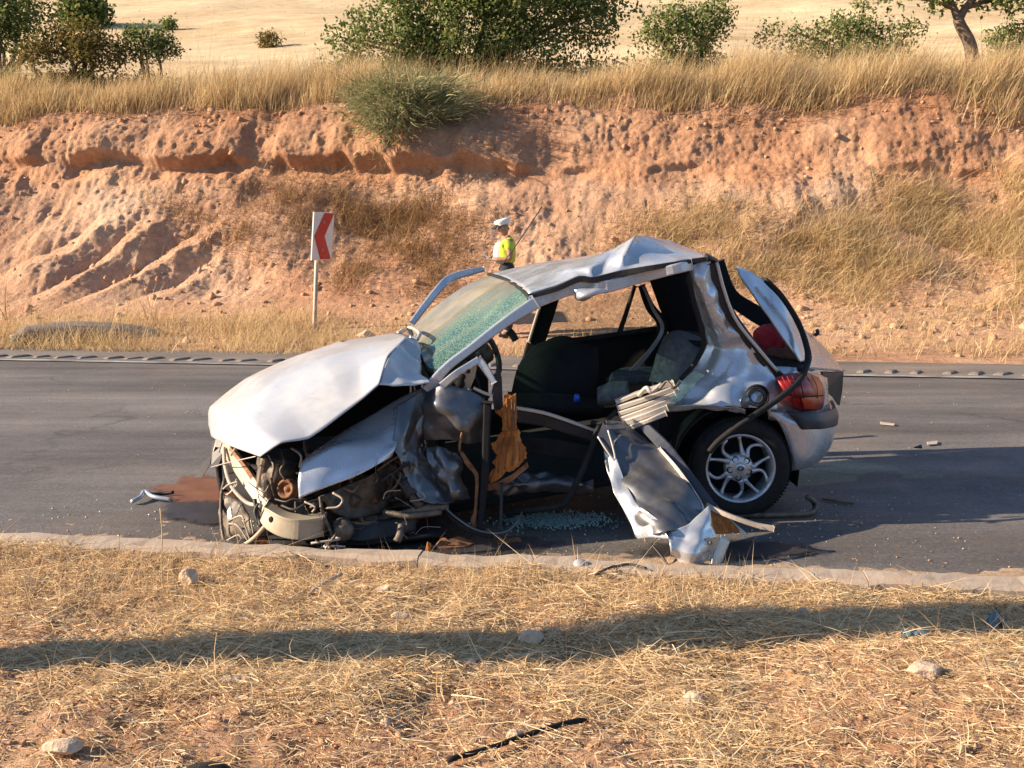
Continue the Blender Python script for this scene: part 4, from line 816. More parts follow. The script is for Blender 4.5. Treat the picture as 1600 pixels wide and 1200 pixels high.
# --- rear door skin hanging off, its frame beside it
dsk = [[(948, 652, 5.02), (975, 664, 5.02), (1004, 682, 5.02)], [(944, 690, 4.92), (982, 690, 4.90), (1038, 702, 4.96)], [(945, 722, 4.84), (990, 728, 4.80), (1054, 725, 4.90)], [(958, 762, 4.72), (1012, 766, 4.66), (1072, 752, 4.80)],
       [(978, 805, 4.60), (1034, 808, 4.52), (1100, 790, 4.68)], [(997, 838, 4.53), (1044, 832, 4.45), (1106, 806, 4.60)]]
door = patch('torn_door', dsk, M['silver_shaded'], car, n=14, crumple=.009, cs=12, seed=3.3, thick=.004, smooth=False)
patch('buckled_hem', [[(943, 700, 4.90), (950, 702, 4.88), (960, 706, 4.85)], [(960, 768, 4.69), (972, 772, 4.66), (988, 778, 4.63)], [(986, 818, 4.55), (1002, 812, 4.52), (1020, 806, 4.50)], [(999, 842, 4.50), (1018, 840, 4.46), (1046, 842, 4.42)]], M['silver'], door, n=10, crumple=.012, cs=11, thick=.003, seed=1.0, smooth=False)
patch('torn_flap', [[(1044, 832, 4.46), (1075, 818, 4.5), (1108, 790, 4.58)], [(1046, 852, 4.42), (1080, 842, 4.42), (1112, 815, 4.5)], [(1050, 868, 4.42), (1084, 862, 4.39), (1122, 842, 4.46)], [(1062, 878, 4.42), (1085, 889, 4.40), (1112, 872, 4.44)]], M['silver'], door, n=10, crumple=.010, cs=10, thick=.004, seed=7.0, smooth=False)
patch('torn_flap', [[(1126, 836, 4.50), (1134, 840, 4.5), (1140, 846, 4.5)], [(1114, 865, 4.46), (1122, 868, 4.46), (1130, 872, 4.47)], [(1110, 896, 4.42), (1116, 900, 4.42), (1121, 898, 4.43)]], M['bare'], door, n=5, crumple=.006, cs=9, thick=.004)
strip('hinge_plate', [(1102, 842, 4.42), (1120, 838, 4.43), (1124, 848, 4.43), (1114, 862, 4.41), (1104, 858, 4.41)], M['beige_metal'], door, depth=.008)
MB().lathe(V(1110, 848, 4.41), (0, -1, .1), [(.0001, .008), (.008, .008), (.009, 0)], 12).build('bolt', M['grease'], door)
beam('door_frame', [(1003, 662, 5.0), (1040, 700, 4.95), (1080, 752, 4.85), (1112, 792, 4.74)], [16, 20, 20, 16], .04, M['navy_plastic'], door)
beam('door_edge', [(1030, 700, 4.93), (1060, 735, 4.86), (1092, 782, 4.72), (1102, 812, 4.62), (1104, 832, 4.56)], [5, 6, 6, 7, 8], .03, M['bare'], door, .002)
beam('door_edge', [(1096, 770, 4.84), (1130, 806, 4.72), (1166, 836, 4.6)], [10, 8, 6], .02, M['bare'], door, .002)
beam('door_edge', [(1104, 790, 4.72), (1140, 806, 4.62), (1180, 820, 4.56), (1208, 826, 4.52)], [8, 7, 7, 8], .03, M['pale_trim'], door, .002)
strip('torn_lining', [(1110, 796, 4.70), (1140, 812, 4.66), (1160, 832, 4.62), (1138, 832, 4.62), (1114, 834, 4.58)], M['foam'], door, depth=.01)
tube('loose_wire', [(1018, 850, 4.5), (1036, 872, 4.44), (1050, 892, 4.4), (1058, 897, 4.4)], .006, M['black'], door)
g = strip('quarter_light', [(943, 660, 4.9), (950, 672, 4.88), (958, 700, 4.84), (961, 719, 4.82), (948, 704, 4.84), (934, 682, 4.88)], M['navy_plastic'], car, depth=.012)
tube('chrome_strip', [(934, 682, 4.87), (948, 704, 4.83), (961, 720, 4.81), (958, 700, 4.83), (950, 672, 4.87)], .005, M['bare'], g)
# concertinaed sill end, bright in the sun
for i, (a_, b_, w_) in enumerate((((962, 628), (1052, 598), 7), ((964, 637), (1058, 604), 8), ((966, 646), (1054, 614), 7), ((970, 655), (1050, 624), 9), ((976, 660), (1042, 636), 10), ((984, 667), (1040, 645), 8))):
    Y0 = 5.06 - i * .012
    beam('concertina_fold', [(*a_, Y0 + .03), ((a_[0] + b_[0]) / 2, (a_[1] + b_[1]) / 2 + random.uniform(-2, 2), Y0), (*b_, Y0 + .05)], [w_, w_ * .8, w_], .05, M['bare'], car, .004)
tube('loose_wire', [(1030, 608, 5.0), (1042, 596, 5.0), (1052, 606, 4.98), (1062, 598, 5.02)], .008, M['grease'], car)
tube('twisted_bracket', [(998, 618, 5.0), (1010, 606, 4.98), (1018, 612, 4.98), (1034, 600, 5.02)], .012, M['bare'], car)

# --- side: sills, door bottom
beam('sill', [(806, 648, 5.06), (850, 655, 5.1), (890, 668, 5.12), (930, 680, 5.12)], [20, 20, 18, 16], .10, M['black'])
beam('sill', [(812, 690, 5.10), (860, 696, 5.12), (925, 706, 5.15)], [26, 30, 26], .14, M['trim'])
beam('sill_edge', [(806, 637, 5.02), (850, 645, 5.05), (890, 658, 5.07), (928, 672, 5.08)], [5, 5, 5, 4], .03, M['bare'], None, .003)
patch('torn_sill_skin', [[(760, 756, 4.9), (800, 748, 4.92), (850, 740, 5.0), (926, 752, 5.02)], [(764, 765, 4.86), (810, 758, 4.86), (860, 755, 4.92), (928, 760, 4.98)], [(770, 772, 4.9), (815, 772, 4.92), (865, 768, 4.98), (924, 772, 5.02)]], M['silver_shaded'], car, n=14, crumple=.014, cs=14, smooth=False)
tube('weather_strip', [(936, 664, 5.0), (928, 690, 4.95), (916, 722, 4.9), (902, 752, 4.86), (886, 782, 4.82), (868, 792, 4.8), (820, 798, 4.82), (790, 802, 4.86)], .017, M['rubber'], car, k=8)
tube('weather_strip', [(1005, 610, 5.1), (980, 630, 5.1), (955, 650, 5.06), (940, 662, 5.02), (925, 660, 5.06)], .014, M['rubber'], car, k=8)
tube('weather_strip', [(692, 790, 4.72), (712, 808, 4.7), (740, 826, 4.66), (768, 833, 4.66), (792, 830, 4.68), (808, 815, 4.74), (816, 800, 4.8)], .006, M['silver_shaded'], car, k=8)
tube('weather_strip', [(690, 792, 4.74), (712, 814, 4.71), (742, 832, 4.66), (770, 838, 4.66)], .012, M['rubber'], car, k=8)

# --- front door: crumpled skin, mirror triangle, window channel
fd = [[(668, 612, 4.90), (690, 602, 4.86), (720, 606, 4.86), (758, 622, 4.88)], [(660, 640, 4.88), (688, 635, 4.80), (720, 640, 4.80), (756, 640, 4.84)], [(662, 668, 4.88), (690, 662, 4.82), (722, 668, 4.79), (754, 662, 4.84)], [(664, 686, 4.90), (694, 688, 4.84), (726, 692, 4.84), (754, 690, 4.86)]]
fdo = patch('crumpled_door', fd, M['silver_shaded'], car, n=16, crumple=.014, cs=11.5, seed=1.7, thick=.003, smooth=False)
tri = [(692, 601, 4.86), (712, 584, 4.88), (735, 570, 4.9), (747, 561, 4.92), (760, 578, 4.91), (773, 598, 4.90)]
beam('mirror_frame', [(690, 603, 4.86), (712, 584, 4.86), (732, 571, 4.88), (748, 561, 4.9)], [12, 10, 9, 9], .03, M['silver'], fdo, .004)
beam('mirror_frame', [(746, 560, 4.9), (758, 575, 4.89), (772, 598, 4.88)], [12, 12, 9], .03, M['silver'], fdo, .004)
# perforated inner plate
pl = strip('inner_plate', [(694, 606, 4.90), (718, 586, 4.91), (746, 568, 4.93), (742, 590, 4.92), (734, 608, 4.92), (716, 612, 4.91)], M['beige_metal'], fdo, depth=.008)
for (x, y, r) in ((719, 600, 7), (722, 589, 5), (706, 601, 3.5), (731, 580, 3.2), (708, 607, 2.6), (717, 609, 2.4), (704, 606, 2)):
    MB().lathe(V(x, y, 4.895), (0, -1, .05), [(.0001, .004), (r / 310, .004), (r / 310 + .003, 0)], 12).build('plate_hole', M['trim'], fdo)
patch('door_pocket', [[(730, 606, 4.9), (760, 612, 4.92)], [(735, 622, 4.9), (766, 622, 4.92)]], M['black'], fdo, n=4, thick=.02)
beam('window_channel', [(740, 606, 4.88), (757, 614, 4.88), (770, 618, 4.88)], [4, 4, 4], .02, M['bare'], fdo, .002)
beam('latch_post', [(762, 628, 4.82), (760, 680, 4.80), (758, 740, 4.78), (754, 790, 4.74), (750, 828, 4.70)], [13, 12, 12, 10, 8], .06, M['trim'], fdo)
strip('torn_lining', [(778, 574, 4.9), (784, 590, 4.9), (786, 638, 4.88), (772, 640, 4.88), (768, 612, 4.88)], M['black'], fdo, depth=.02)
beam('latch_post', [(784, 755, 4.78), (783, 800, 4.74), (782, 834, 4.7)], [5, 5, 4], .02, M['black'], fdo, .002)
# brown foam and lining hanging out of the door opening
fo = [(787, 618), (793, 614), (800, 619), (806, 615), (808, 640), (807, 664), (812, 672), (815, 692), (822, 700), (823, 716), (812, 727), (800, 736), (790, 738), (781, 748), (768, 755), (763, 752), (765, 741), (775, 730), (769, 722), (778, 712), (771, 703), (767, 693), (776, 688), (780, 677), (787, 674), (785, 660), (784, 652), (774, 645), (773, 640), (783, 642), (786, 634)]
def jag(P, amp, n=4):
    out = []
    for a_, b_ in zip(P, P[1:] + P[:1]):
        for k in range(n):
            q = k / n; x = a_[0] + (b_[0] - a_[0]) * q; y = a_[1] + (b_[1] - a_[1]) * q
            if k: x += random.uniform(-amp, amp); y += random.uniform(-amp, amp)
            out.append((x, y, 4.80 + .00045 * (755 - y) + random.uniform(-.004, .004)))
    return out
fu = [(787, 618), (793, 614), (800, 619), (806, 615), (808, 640), (807, 664), (810, 680), (784, 682), (785, 660), (784, 652), (774, 645), (773, 640), (783, 642), (786, 634)]
fl = [(783, 676), (797, 673), (811, 672), (815, 692), (822, 700), (823, 716), (812, 727), (800, 736), (790, 738), (781, 748), (768, 755), (763, 752), (765, 741), (775, 730), (769, 722), (778, 712), (771, 703), (767, 693), (776, 688), (780, 680)]
foam = strip('torn_board', jag(fu, .9), M['foam'], car, depth=.014)
strip('torn_board', [(x, y, Y - .016) for x, y, Y in jag(fl, 1.3)], M['foam'], car, depth=.014)
for x0, y0, x1, y1 in ((792, 622, 793, 668), (799, 624, 800, 670), (804, 630, 804, 668), (788, 684, 778, 738), (796, 682, 788, 734), (803, 682, 800, 728), (810, 690, 812, 720), (783, 690, 777, 705)):
    xm, ym = (x0 + x1) / 2 + random.uniform(-2, 2), (y0 + y1) / 2; Yf = lambda y: 4.797 + .00045 * (755 - y) - (.016 if y0 > 675 else 0)
    tube('board_ridge', [(x0, y0, Yf(y0)), (xm, ym, Yf(ym)), (x1, y1, Yf(y1))], .0035, M['rust'], foam, n=5)
strip('torn_lining', [(752, 758, 4.80), (775, 754, 4.79), (800, 742, 4.80), (824, 722, 4.84), (826, 730, 4.84), (800, 752, 4.80), (766, 767, 4.79), (754, 766, 4.79)], M['rust'], car, depth=.01)
patch('torn_strap', [[(716, 702, 4.78), (724, 706, 4.78)], [(722, 716, 4.77), (733, 720, 4.77)], [(732, 732, 4.77), (740, 730, 4.77)], [(742, 745, 4.76), (748, 744, 4.76)], [(742, 775, 4.75), (747, 776, 4.75)], [(740, 800, 4.73), (745, 802, 4.73)], [(735, 812, 4.72), (744, 812, 4.72)], [(739, 828, 4.71), (745, 826, 4.71)]], M['rust'], car, n=4, crumple=.006, cs=20, thick=.006)
tube('torn_strap', [(722, 676, 4.78), (719, 690, 4.78), (718, 704, 4.78)], .007, M['rust'], car)

# --- interior
patch('floor_pan', [[(690, 800, 4.95), (1040, 740, 5.25)], [(700, 770, 5.4), (1040, 700, 5.6)], [(640, 690, 6.3), (1040, 640, 6.5)]], M['trim'], car, n=4, thick=.03)
patch('far_sill', [[(640, 650, 6.2), (1100, 615, 6.55)], [(650, 700, 6.2), (1100, 690, 6.55)]], M['trim'], car, n=4, thick=.05)
patch('bulkhead', [[(672, 600, 5.05), (656, 570, 5.6), (640, 530, 6.1)], [(690, 680, 5.05), (670, 640, 5.6), (650, 610, 6.1)], [(700, 790, 5.05), (690, 730, 5.6), (660, 690, 6.1)]], M['trim'], car, n=4, thick=.03)
patch('dashboard', [[(700, 592, 5.05), (680, 560, 5.6), (660, 535, 6.1)], [(735, 585, 5.1), (715, 556, 5.6), (690, 535, 6.1)], [(748, 605, 5.1), (735, 580, 5.6), (705, 560, 6.1)], [(740, 640, 5.1), (735, 620, 5.6), (700, 600, 6.1)]], M['trim'], car, n=5, thick=.02)
sw = empty('steering_wheel', V(762, 550, 5.35)); sw.parent = car; sw.location = tuple(V(762, 550, 5.35) - wl(car))
c = V(758, 553, 5.3); axs = np.array((.75, -.35, .35)); axs /= np.linalg.norm(axs); e1 = np.cross(axs, (0, 0, 1)); e1 /= np.linalg.norm(e1); e2 = np.cross(axs, e1)
MB().tube([c + .14 * (math.cos(a_) * e1 + math.sin(a_) * e2) for a_ in np.linspace(0, 2 * math.pi, 33)], .017, 10, cap=False).build('wheel_rim', M['black'], sw)
MB().lathe(c, axs, [(.0001, .03), (.05, .025), (.06, -.02), (.03, -.08), (.0001, -.08)], 20).build('airbag_pad', M['black'], sw)
for a_ in (0, math.pi, -math.pi / 2): MB().tube([c, c + .14 * (math.cos(a_) * e1 + math.sin(a_) * e2)], .014, 6).build('wheel_spoke', M['black'], sw)
def cushion(name, rows, mat, parent, thick=.1): return patch(name, rows, mat, parent, n=6, thick=thick, off=-1)
fs_ = empty('seat', V(860, 640, 5.7)); fs_.parent = car; fs_.location = tuple(V(860, 640, 5.7) - wl(car))
cushion('seat_back', [[(842, 548, 5.8), (880, 542, 5.8), (925, 548, 5.9)], [(818, 580, 5.7), (860, 575, 5.62), (925, 590, 5.8)], [(806, 625, 5.65), (850, 630, 5.55), (920, 640, 5.75)]], M['trim'], fs_, .06)
cushion('head_rest', [[(858, 534, 5.85), (880, 530, 5.84), (900, 536, 5.86)], [(856, 548, 5.83), (880, 548, 5.8), (902, 550, 5.84)]], M['trim'], fs_, .05)
cushion('seat_cushion', [[(800, 625, 5.6), (860, 630, 5.5), (930, 635, 5.75)], [(806, 648, 5.5), (865, 652, 5.4), (935, 655, 5.6)]], M['trim'], fs_, .08)
rs = empty('seat', V(1045, 600, 5.7)); rs.parent = car; rs.location = tuple(V(1045, 600, 5.7) - wl(car))
cushion('seat_back', [[(1046, 533, 5.62), (1062, 526, 5.60), (1092, 534, 5.58)], [(1036, 556, 5.54), (1058, 552, 5.49), (1090, 562, 5.52)], [(1028, 580, 5.50), (1052, 580, 5.45), (1082, 582, 5.47)], [(1020, 600, 5.46), (1046, 602, 5.43), (1074, 598, 5.44)]], M['grey_cloth'], rs, .05)
tube('seat_piping', [(1020, 602, 5.45), (1030, 574, 5.49), (1038, 550, 5.54), (1047, 531, 5.6), (1062, 524, 5.59), (1090, 532, 5.57)], .006, M['pale_trim'], rs)
tube('seat_piping', [(1052, 600, 5.42), (1060, 574, 5.44), (1066, 550, 5.48), (1070, 530, 5.56)], .004, M['black'], rs)
strip('pale_tag', [(1042, 570, 5.44), (1060, 553, 5.46), (1056, 562, 5.45), (1046, 573, 5.43)], M['pale_trim'], rs, depth=.004)  # pale sliver on the rear seat back
cushion('seat_cushion', [[(948, 592, 5.7), (975, 586, 6.0), (1020, 584, 6.1)], [(950, 604, 5.6), (985, 602, 5.7), (1030, 602, 5.8)]], M['grey_cloth'], rs, .05)
cushion('bolster', [[(934, 612, 5.35), (958, 603, 5.4), (982, 602, 5.4)], [(933, 620, 5.3), (955, 618, 5.3), (980, 612, 5.33)], [(934, 627, 5.33), (955, 626, 5.33), (978, 620, 5.35)]], M['grey_cloth'], rs, .03)
# far side: door cards, glass, pillars
patch('door_card', [[(842, 536, 6.62), (930, 526, 6.65), (1030, 514, 6.68)], [(842, 600, 6.58), (930, 590, 6.6), (1030, 580, 6.62)], [(842, 660, 6.55), (930, 650, 6.58), (1030, 640, 6.6)]], M['trim'], car, n=4, thick=.06)
patch('door_card', [[(640, 560, 6.25), (700, 548, 6.4), (760, 565, 6.5)], [(640, 640, 6.2), (700, 640, 6.35), (760, 640, 6.45)]], M['trim'], car, n=4, thick=.06)
beam('pillar', [(868, 450, 6.6), (856, 480, 6.6), (842, 520, 6.58), (826, 570, 6.55), (815, 620, 6.5)], [20, 26, 28, 24, 20], .08, M['trim'])
beam('pillar_trim', [(850, 462, 6.56), (840, 490, 6.55), (826, 535, 6.52)], [5, 5, 5], .02, M['pale_trim'])
beam('window_rail', [(850, 537, 6.6), (930, 527, 6.62), (1030, 513, 6.64)], [8, 8, 8], .03, M['black'])
beam('window_divider', [(992, 446, 6.64), (978, 490, 6.63), (967, 522, 6.62)], [6, 7, 8], .03, M['black'])
beam('pillar', [(1002, 446, 6.62), (1016, 480, 6.6), (1034, 505, 6.55), (1030, 540, 6.5), (1010, 570, 6.45)], [10, 14, 16, 14, 12], .06, M['trim'])
beam('seat_belt', [(1006, 448, 6.5), (1020, 482, 6.45), (1035, 512, 6.3), (1018, 545, 6.1), (984, 584, 5.9)], [5, 5, 6, 7, 9], .01, M['pale_trim'], None, .002)
beam('roof_rail', [(770, 432, 6.5), (850, 424, 6.6), (930, 418, 6.65), (1020, 413, 6.68), (1100, 406, 6.68)], [9, 12, 14, 14, 12], .08, M['trim'])
patch('pillar_lining', [[(1012, 428, 6.6), (1075, 425, 6.6)], [(1030, 480, 6.58), (1092, 470, 6.55)], [(1044, 520, 6.55), (1106, 520, 6.5)], [(1050, 600, 6.5), (1110, 600, 6.45)]], M['trim'], car, n=4, thick=.05)
mesh_obj('window', [V(862, 470, 6.64), V(1008, 452, 6.66), V(1028, 514, 6.66), V(850, 535, 6.64)], [(0, 1, 2, 3)], M['glass'], car, smooth=False)
patch('parcel_shelf', [[(1075, 535, 5.5), (1170, 545, 5.4)], [(1075, 520, 6.45), (1170, 530, 6.5)]], M['trim'], car, n=3, thick=.03)
tube('mirror_stub', [(794, 516, 6.2), (800, 522, 6.2), (806, 532, 6.2)], .025, M['black'], car)
# small blue cap on the floor is a loose item, see below
# far front door, swung open: only its window frame shows
fdr = empty('open_door', V(700, 520, 6.9)); fdr.parent = car; fdr.location = tuple(V(700, 520, 6.9) - wl(car))
beam('window_frame', [(644, 505, 6.85), (664, 478, 6.9), (690, 446, 6.95), (705, 434, 7.0), (730, 426, 7.05), (757, 420, 7.1)], [10, 11, 12, 12, 11, 8], .05, M['silver'], fdr)
patch('door_shell', [[(640, 512, 6.85), (760, 520, 7.1)], [(640, 600, 6.8), (760, 600, 7.05)], [(660, 650, 6.8), (760, 650, 7.05)]], M['silver_shaded'], fdr, n=4, thick=.08)
# red and brown bags behind the rear seats are loose items, see below

# --- front end: beams, engine bay, hoses
beam('bumper_beam', [(348, 694, 5.35), (372, 725, 5.1), (396, 760, 4.9), (416, 790, 4.74)], [22, 26, 26, 22], .05, M['beige_metal'])
beam('beam_channel', [(360, 700, 5.22), (384, 730, 5.0), (410, 768, 4.84), (444, 804, 4.66)], [6, 7, 8, 9], .03, M['rust'], None, .002)
for i in range(4):
    q0 = (366 + 18 * i, 706 + 24 * i, 5.17 - .13 * i); MB().box(V(*q0), (.02, .03, .05), ry=.6).build('beam_tab', M['beige_metal'], car, bevel=.003)
lbo = beam('lower_beam', [(412, 800, 4.66), (424, 812, 4.60), (445, 822, 4.555), (475, 827, 4.54), (508, 822, 4.60)], [24, 30, 32, 31, 28], .07, M['beige_metal'], None, .006)
beam('beam_flange', [(416, 790, 4.64), (446, 806, 4.57), (476, 810, 4.555), (508, 806, 4.6)], [5, 5, 5, 5], .10, M['beige_metal'], lbo, .002)
MB().lathe(V(424, 812, 4.56), (-.4, -1, 0), [(.0001, .006), (.008, .006), (.016, .002), (.017, -.01)], 14).build('beam_hole', M['trim'], lbo)
eng = empty('engine', V(470, 790, 5.0)); eng.parent = car; eng.location = tuple(V(470, 790, 5.0) - wl(car))
mb = MB(); mb.box(V(470, 770, 5.05), (.42, .5, .36), rz=.3, rx=.1); mb.box(V(430, 745, 5.0), (.2, .3, .26), rz=.3, ry=.2); mb.box(V(520, 720, 5.1), (.3, .4, .2), rz=.25); mb.build('engine_block', M['grease'], eng, smooth=False, bevel=.02)
pc = V(450, 764, 4.66); pax = np.array((-.35, -.9, .25))
MB().lathe(pc, pax, [(.0001, .02), (.012, .02), (.016, .012), (.03, .012), (.036, .026), (.046, .028), (.05, .02), (.05, .008), (.045, 0), (.05, -.01), (.05, -.03), (.02, -.05)], 28).build('pulley', M['rust'], eng)
MB().lathe(V(428, 742, 4.72), (-.6, -.8, .1), [(.0001, .02), (.035, .02), (.05, .0), (.05, -.1), (.0001, -.1)], 18).build('alternator', M['grease'], eng)
for pts, r, mt in (([(420, 710, 4.75), (428, 728, 4.68), (424, 752, 4.66), (430, 775, 4.66)], .012, 'grease'), ([(440, 705, 4.72), (444, 722, 4.64), (438, 736, 4.64), (446, 750, 4.63)], .009, 'bare'), ([(455, 700, 4.7), (470, 712, 4.66), (468, 730, 4.66)], .008, 'pale_trim'),
                   ([(430, 780, 4.64), (446, 784, 4.6), (458, 780, 4.6), (474, 782, 4.6)], .008, 'black'), ([(440, 790, 4.62), (460, 796, 4.58), (480, 786, 4.6), (500, 780, 4.62)], .01, 'black'), ([(476, 784, 4.58), (492, 792, 4.56), (488, 800, 4.56)], .007, 'pale_trim'),
                   ([(500, 776, 4.6), (504, 800, 4.57), (514, 824, 4.55), (520, 840, 4.54)], .012, 'grease'), ([(500, 790, 4.58), (508, 806, 4.56), (506, 830, 4.55)], .008, 'bare'), ([(520, 770, 4.6), (535, 780, 4.58), (528, 792, 4.58), (510, 794, 4.58)], .008, 'pale_trim'),
                   ([(538, 762, 4.62), (552, 768, 4.6), (560, 756, 4.62)], .01, 'bare'), ([(590, 735, 4.75), (610, 720, 4.74), (634, 708, 4.74)], .01, 'grease'), ([(596, 752, 4.72), (618, 736, 4.72), (640, 722, 4.72)], .012, 'black'), ([(600, 720, 4.8), (625, 738, 4.74), (618, 760, 4.72), (600, 772, 4.74)], .01, 'grease')):
    tube('hose', pts, r * .7, M[{'bare': 'grease', 'pale_trim': 'pale_trim'}.get(mt, mt)], eng)
for i in range(26):
    q = V(random.uniform(470, 640), random.uniform(740, 800), random.uniform(4.75, 4.95)); q2 = q + rn(1, .08)[0] * np.array((1, .6, 1)); tube('bracket', [q, (q + q2) / 2 + rn(1, .03)[0], q2], random.uniform(.006, .016), M[random.choice(['grease', 'grease', 'black', 'rust'])], eng, n=6, k=4)
patch('inner_wing', [[(500, 775, 4.64), (560, 752, 4.72), (620, 722, 4.82)], [(520, 800, 4.64), (570, 785, 4.74), (630, 760, 4.84)], [(545, 812, 4.68), (585, 805, 4.78), (640, 790, 4.88)]], M['grease'], car, n=9, crumple=.016, cs=10, thick=.004)
tube('strut', [(624, 736, 4.78), (640, 765, 4.74), (656, 792, 4.70)], .028, M['grease'], car)
tube('strut', [(632, 750, 4.75), (646, 774, 4.72)], .042, M['black'], car)
for pts, r in (([(560, 815, 4.8), (610, 808, 4.74), (660, 796, 4.7), (700, 790, 4.74)], .022), ([(600, 800, 4.7), (640, 806, 4.66), (690, 800, 4.7)], .016), ([(628, 820, 4.64), (624, 838, 4.6), (620, 846, 4.58)], .02)): tube('suspension_arm', pts, r, M['grease'], car)
# collapsed front wheel in the dark under the wing
fw = empty('wheel', V(575, 830, 4.95)); fw.parent = car; c = V(575, 800, 5.0); fw.location = tuple(c - wl(car)); a2 = np.array((-.1, -.6, .8))
MB().lathe(c, a2, [(.17, -.08), (.24, -.09), (.27, -.06), (.27, .05), (.24, .085), (.18, .08)], 48, closed=True).build('tyre', M['rubber'], fw)
MB().lathe(c, a2, [(.0001, .03), (.08, .04), (.16, .06), (.18, .07), (.18, -.07)], 36).build('rim', M['grease'], fw)
MB().lathe(V(532, 828, 4.56), (-.2, -1, .3), [(.0001, .02), (.02, .02), (.024, .008), (.05, .008), (.06, -.02), (.05, -.06)], 24).build('brake_disc', M['grease'], car)
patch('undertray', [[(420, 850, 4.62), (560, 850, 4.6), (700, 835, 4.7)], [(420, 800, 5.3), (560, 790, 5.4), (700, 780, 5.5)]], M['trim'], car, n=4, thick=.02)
patch('splash_shield', [[(520, 812, 4.60), (580, 815, 4.66), (650, 800, 4.72)], [(524, 842, 4.58), (585, 846, 4.62), (650, 830, 4.68)]], M['black'], car, n=5, crumple=.015, cs=8, thick=.004)
# far headlamp frame: a tangle hanging off the front corner
hl = empty('headlamp_frame', V(380, 850, 4.9)); hl.parent = car; hl.location = tuple(V(380, 850, 4.9) - wl(car))
for pts, r, mt in (([(350, 700, 5.25), (352, 730, 5.1), (362, 760, 4.95), (384, 784, 4.85), (402, 790, 4.78)], .014, 'pale_trim'), ([(352, 745, 5.05), (346, 775, 4.95), (346, 820, 4.85), (352, 850, 4.78), (358, 858, 4.75)], .012, 'grease'),
                   ([(358, 858, 4.75), (380, 852, 4.72), (398, 840, 4.68), (418, 818, 4.62)], .016, 'bare'), ([(348, 765, 4.98), (358, 757, 4.95), (372, 755, 4.93), (350, 780, 4.95)], .007, 'pale_trim'), ([(347, 775, 4.98), (362, 768, 4.93), (370, 748, 4.95)], .006, 'pale_trim'),
                   ([(358, 818, 4.8), (372, 822, 4.76), (388, 846, 4.72)], .006, 'pale_trim'), ([(360, 812, 4.8), (376, 806, 4.77), (382, 812, 4.75)], .006, 'bare'), ([(380, 812, 4.74), (386, 830, 4.72), (392, 848, 4.7)], .006, 'bare'), ([(392, 812, 4.72), (396, 834, 4.7)], .006, 'bare'),
                   ([(355, 844, 4.78), (372, 836, 4.75), (378, 842, 4.74)], .006, 'pale_trim'), ([(398, 780, 4.76), (402, 804, 4.72), (408, 822, 4.68)], .014, 'black'), ([(404, 786, 4.74), (398, 800, 4.72), (404, 818, 4.69)], .01, 'black')):
    tube('frame_rod', pts, r * .75, M[{'bare': 'beige_metal'}.get(mt, mt)], hl)
patch('lamp_shell', [[(350, 780, 5.0), (362, 775, 4.95), (385, 790, 4.86)], [(350, 815, 4.92), (366, 818, 4.85), (392, 815, 4.78)], [(356, 850, 4.82), (372, 850, 4.78), (398, 835, 4.73)]], M['grease'], hl, n=6, crumple=.02, cs=9, thick=.006)
patch('reflector', [[(352, 782, 4.96), (360, 780, 4.94)], [(357, 815, 4.86), (364, 812, 4.84)]], M['bare'], hl, n=4, thick=.01)
strip('bracket', [(330, 700, 5.5), (334, 688, 5.5), (347, 692, 5.45), (350, 705, 5.42), (340, 730, 5.4), (330, 726, 5.42)], M['black'], hl, depth=.03)
strip('bracket', [(304, 746, 5.5), (318, 722, 5.5), (330, 712, 5.5), (328, 725, 5.5), (316, 746, 5.5)], M['bare'], hl, depth=.02)
strip('bracket', [(331, 690, 5.46), (338, 684, 5.46), (350, 694, 5.44), (346, 700, 5.44), (336, 698, 5.45), (331, 712, 5.46)], M['bare'], hl, depth=.01)
tube('loose_wire', [(330, 730, 5.3), (360, 722, 5.0), (400, 713, 4.7)], .003, M['bare'], hl)
for i in range(10):
    q = V(random.uniform(498, 530), random.uniform(838, 858), 4.5); tube('broken_bracket', [q, q + rn(1, .02)[0], q + rn(1, .04)[0]], random.uniform(.003, .008), M[random.choice(['bare', 'grease', 'pale_trim'])], car, n=6, k=3)

tube('aerial', [(779, 421, 6.3), (812, 375, 6.3), (847, 323, 6.3)], .004, M['black'], car, n=6)
MB().lathe(V(779, 422, 6.3), (0, 0, 1), [(.0001, .03), (.012, .02), (.02, 0), (.02, -.02)], 14).build('aerial_base', M['black'], car)

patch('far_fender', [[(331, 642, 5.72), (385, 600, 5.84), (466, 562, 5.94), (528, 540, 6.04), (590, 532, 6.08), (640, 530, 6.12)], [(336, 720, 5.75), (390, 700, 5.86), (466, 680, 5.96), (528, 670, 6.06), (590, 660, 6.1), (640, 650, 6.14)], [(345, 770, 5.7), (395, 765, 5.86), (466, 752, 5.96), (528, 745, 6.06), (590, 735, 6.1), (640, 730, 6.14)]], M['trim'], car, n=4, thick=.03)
patch('slam_panel', [[(350, 706, 5.4), (392, 725, 5.05), (430, 735, 4.85)], [(352, 760, 5.4), (396, 790, 5.05), (432, 800, 4.85)]], M['trim'], car, n=4, thick=.03)

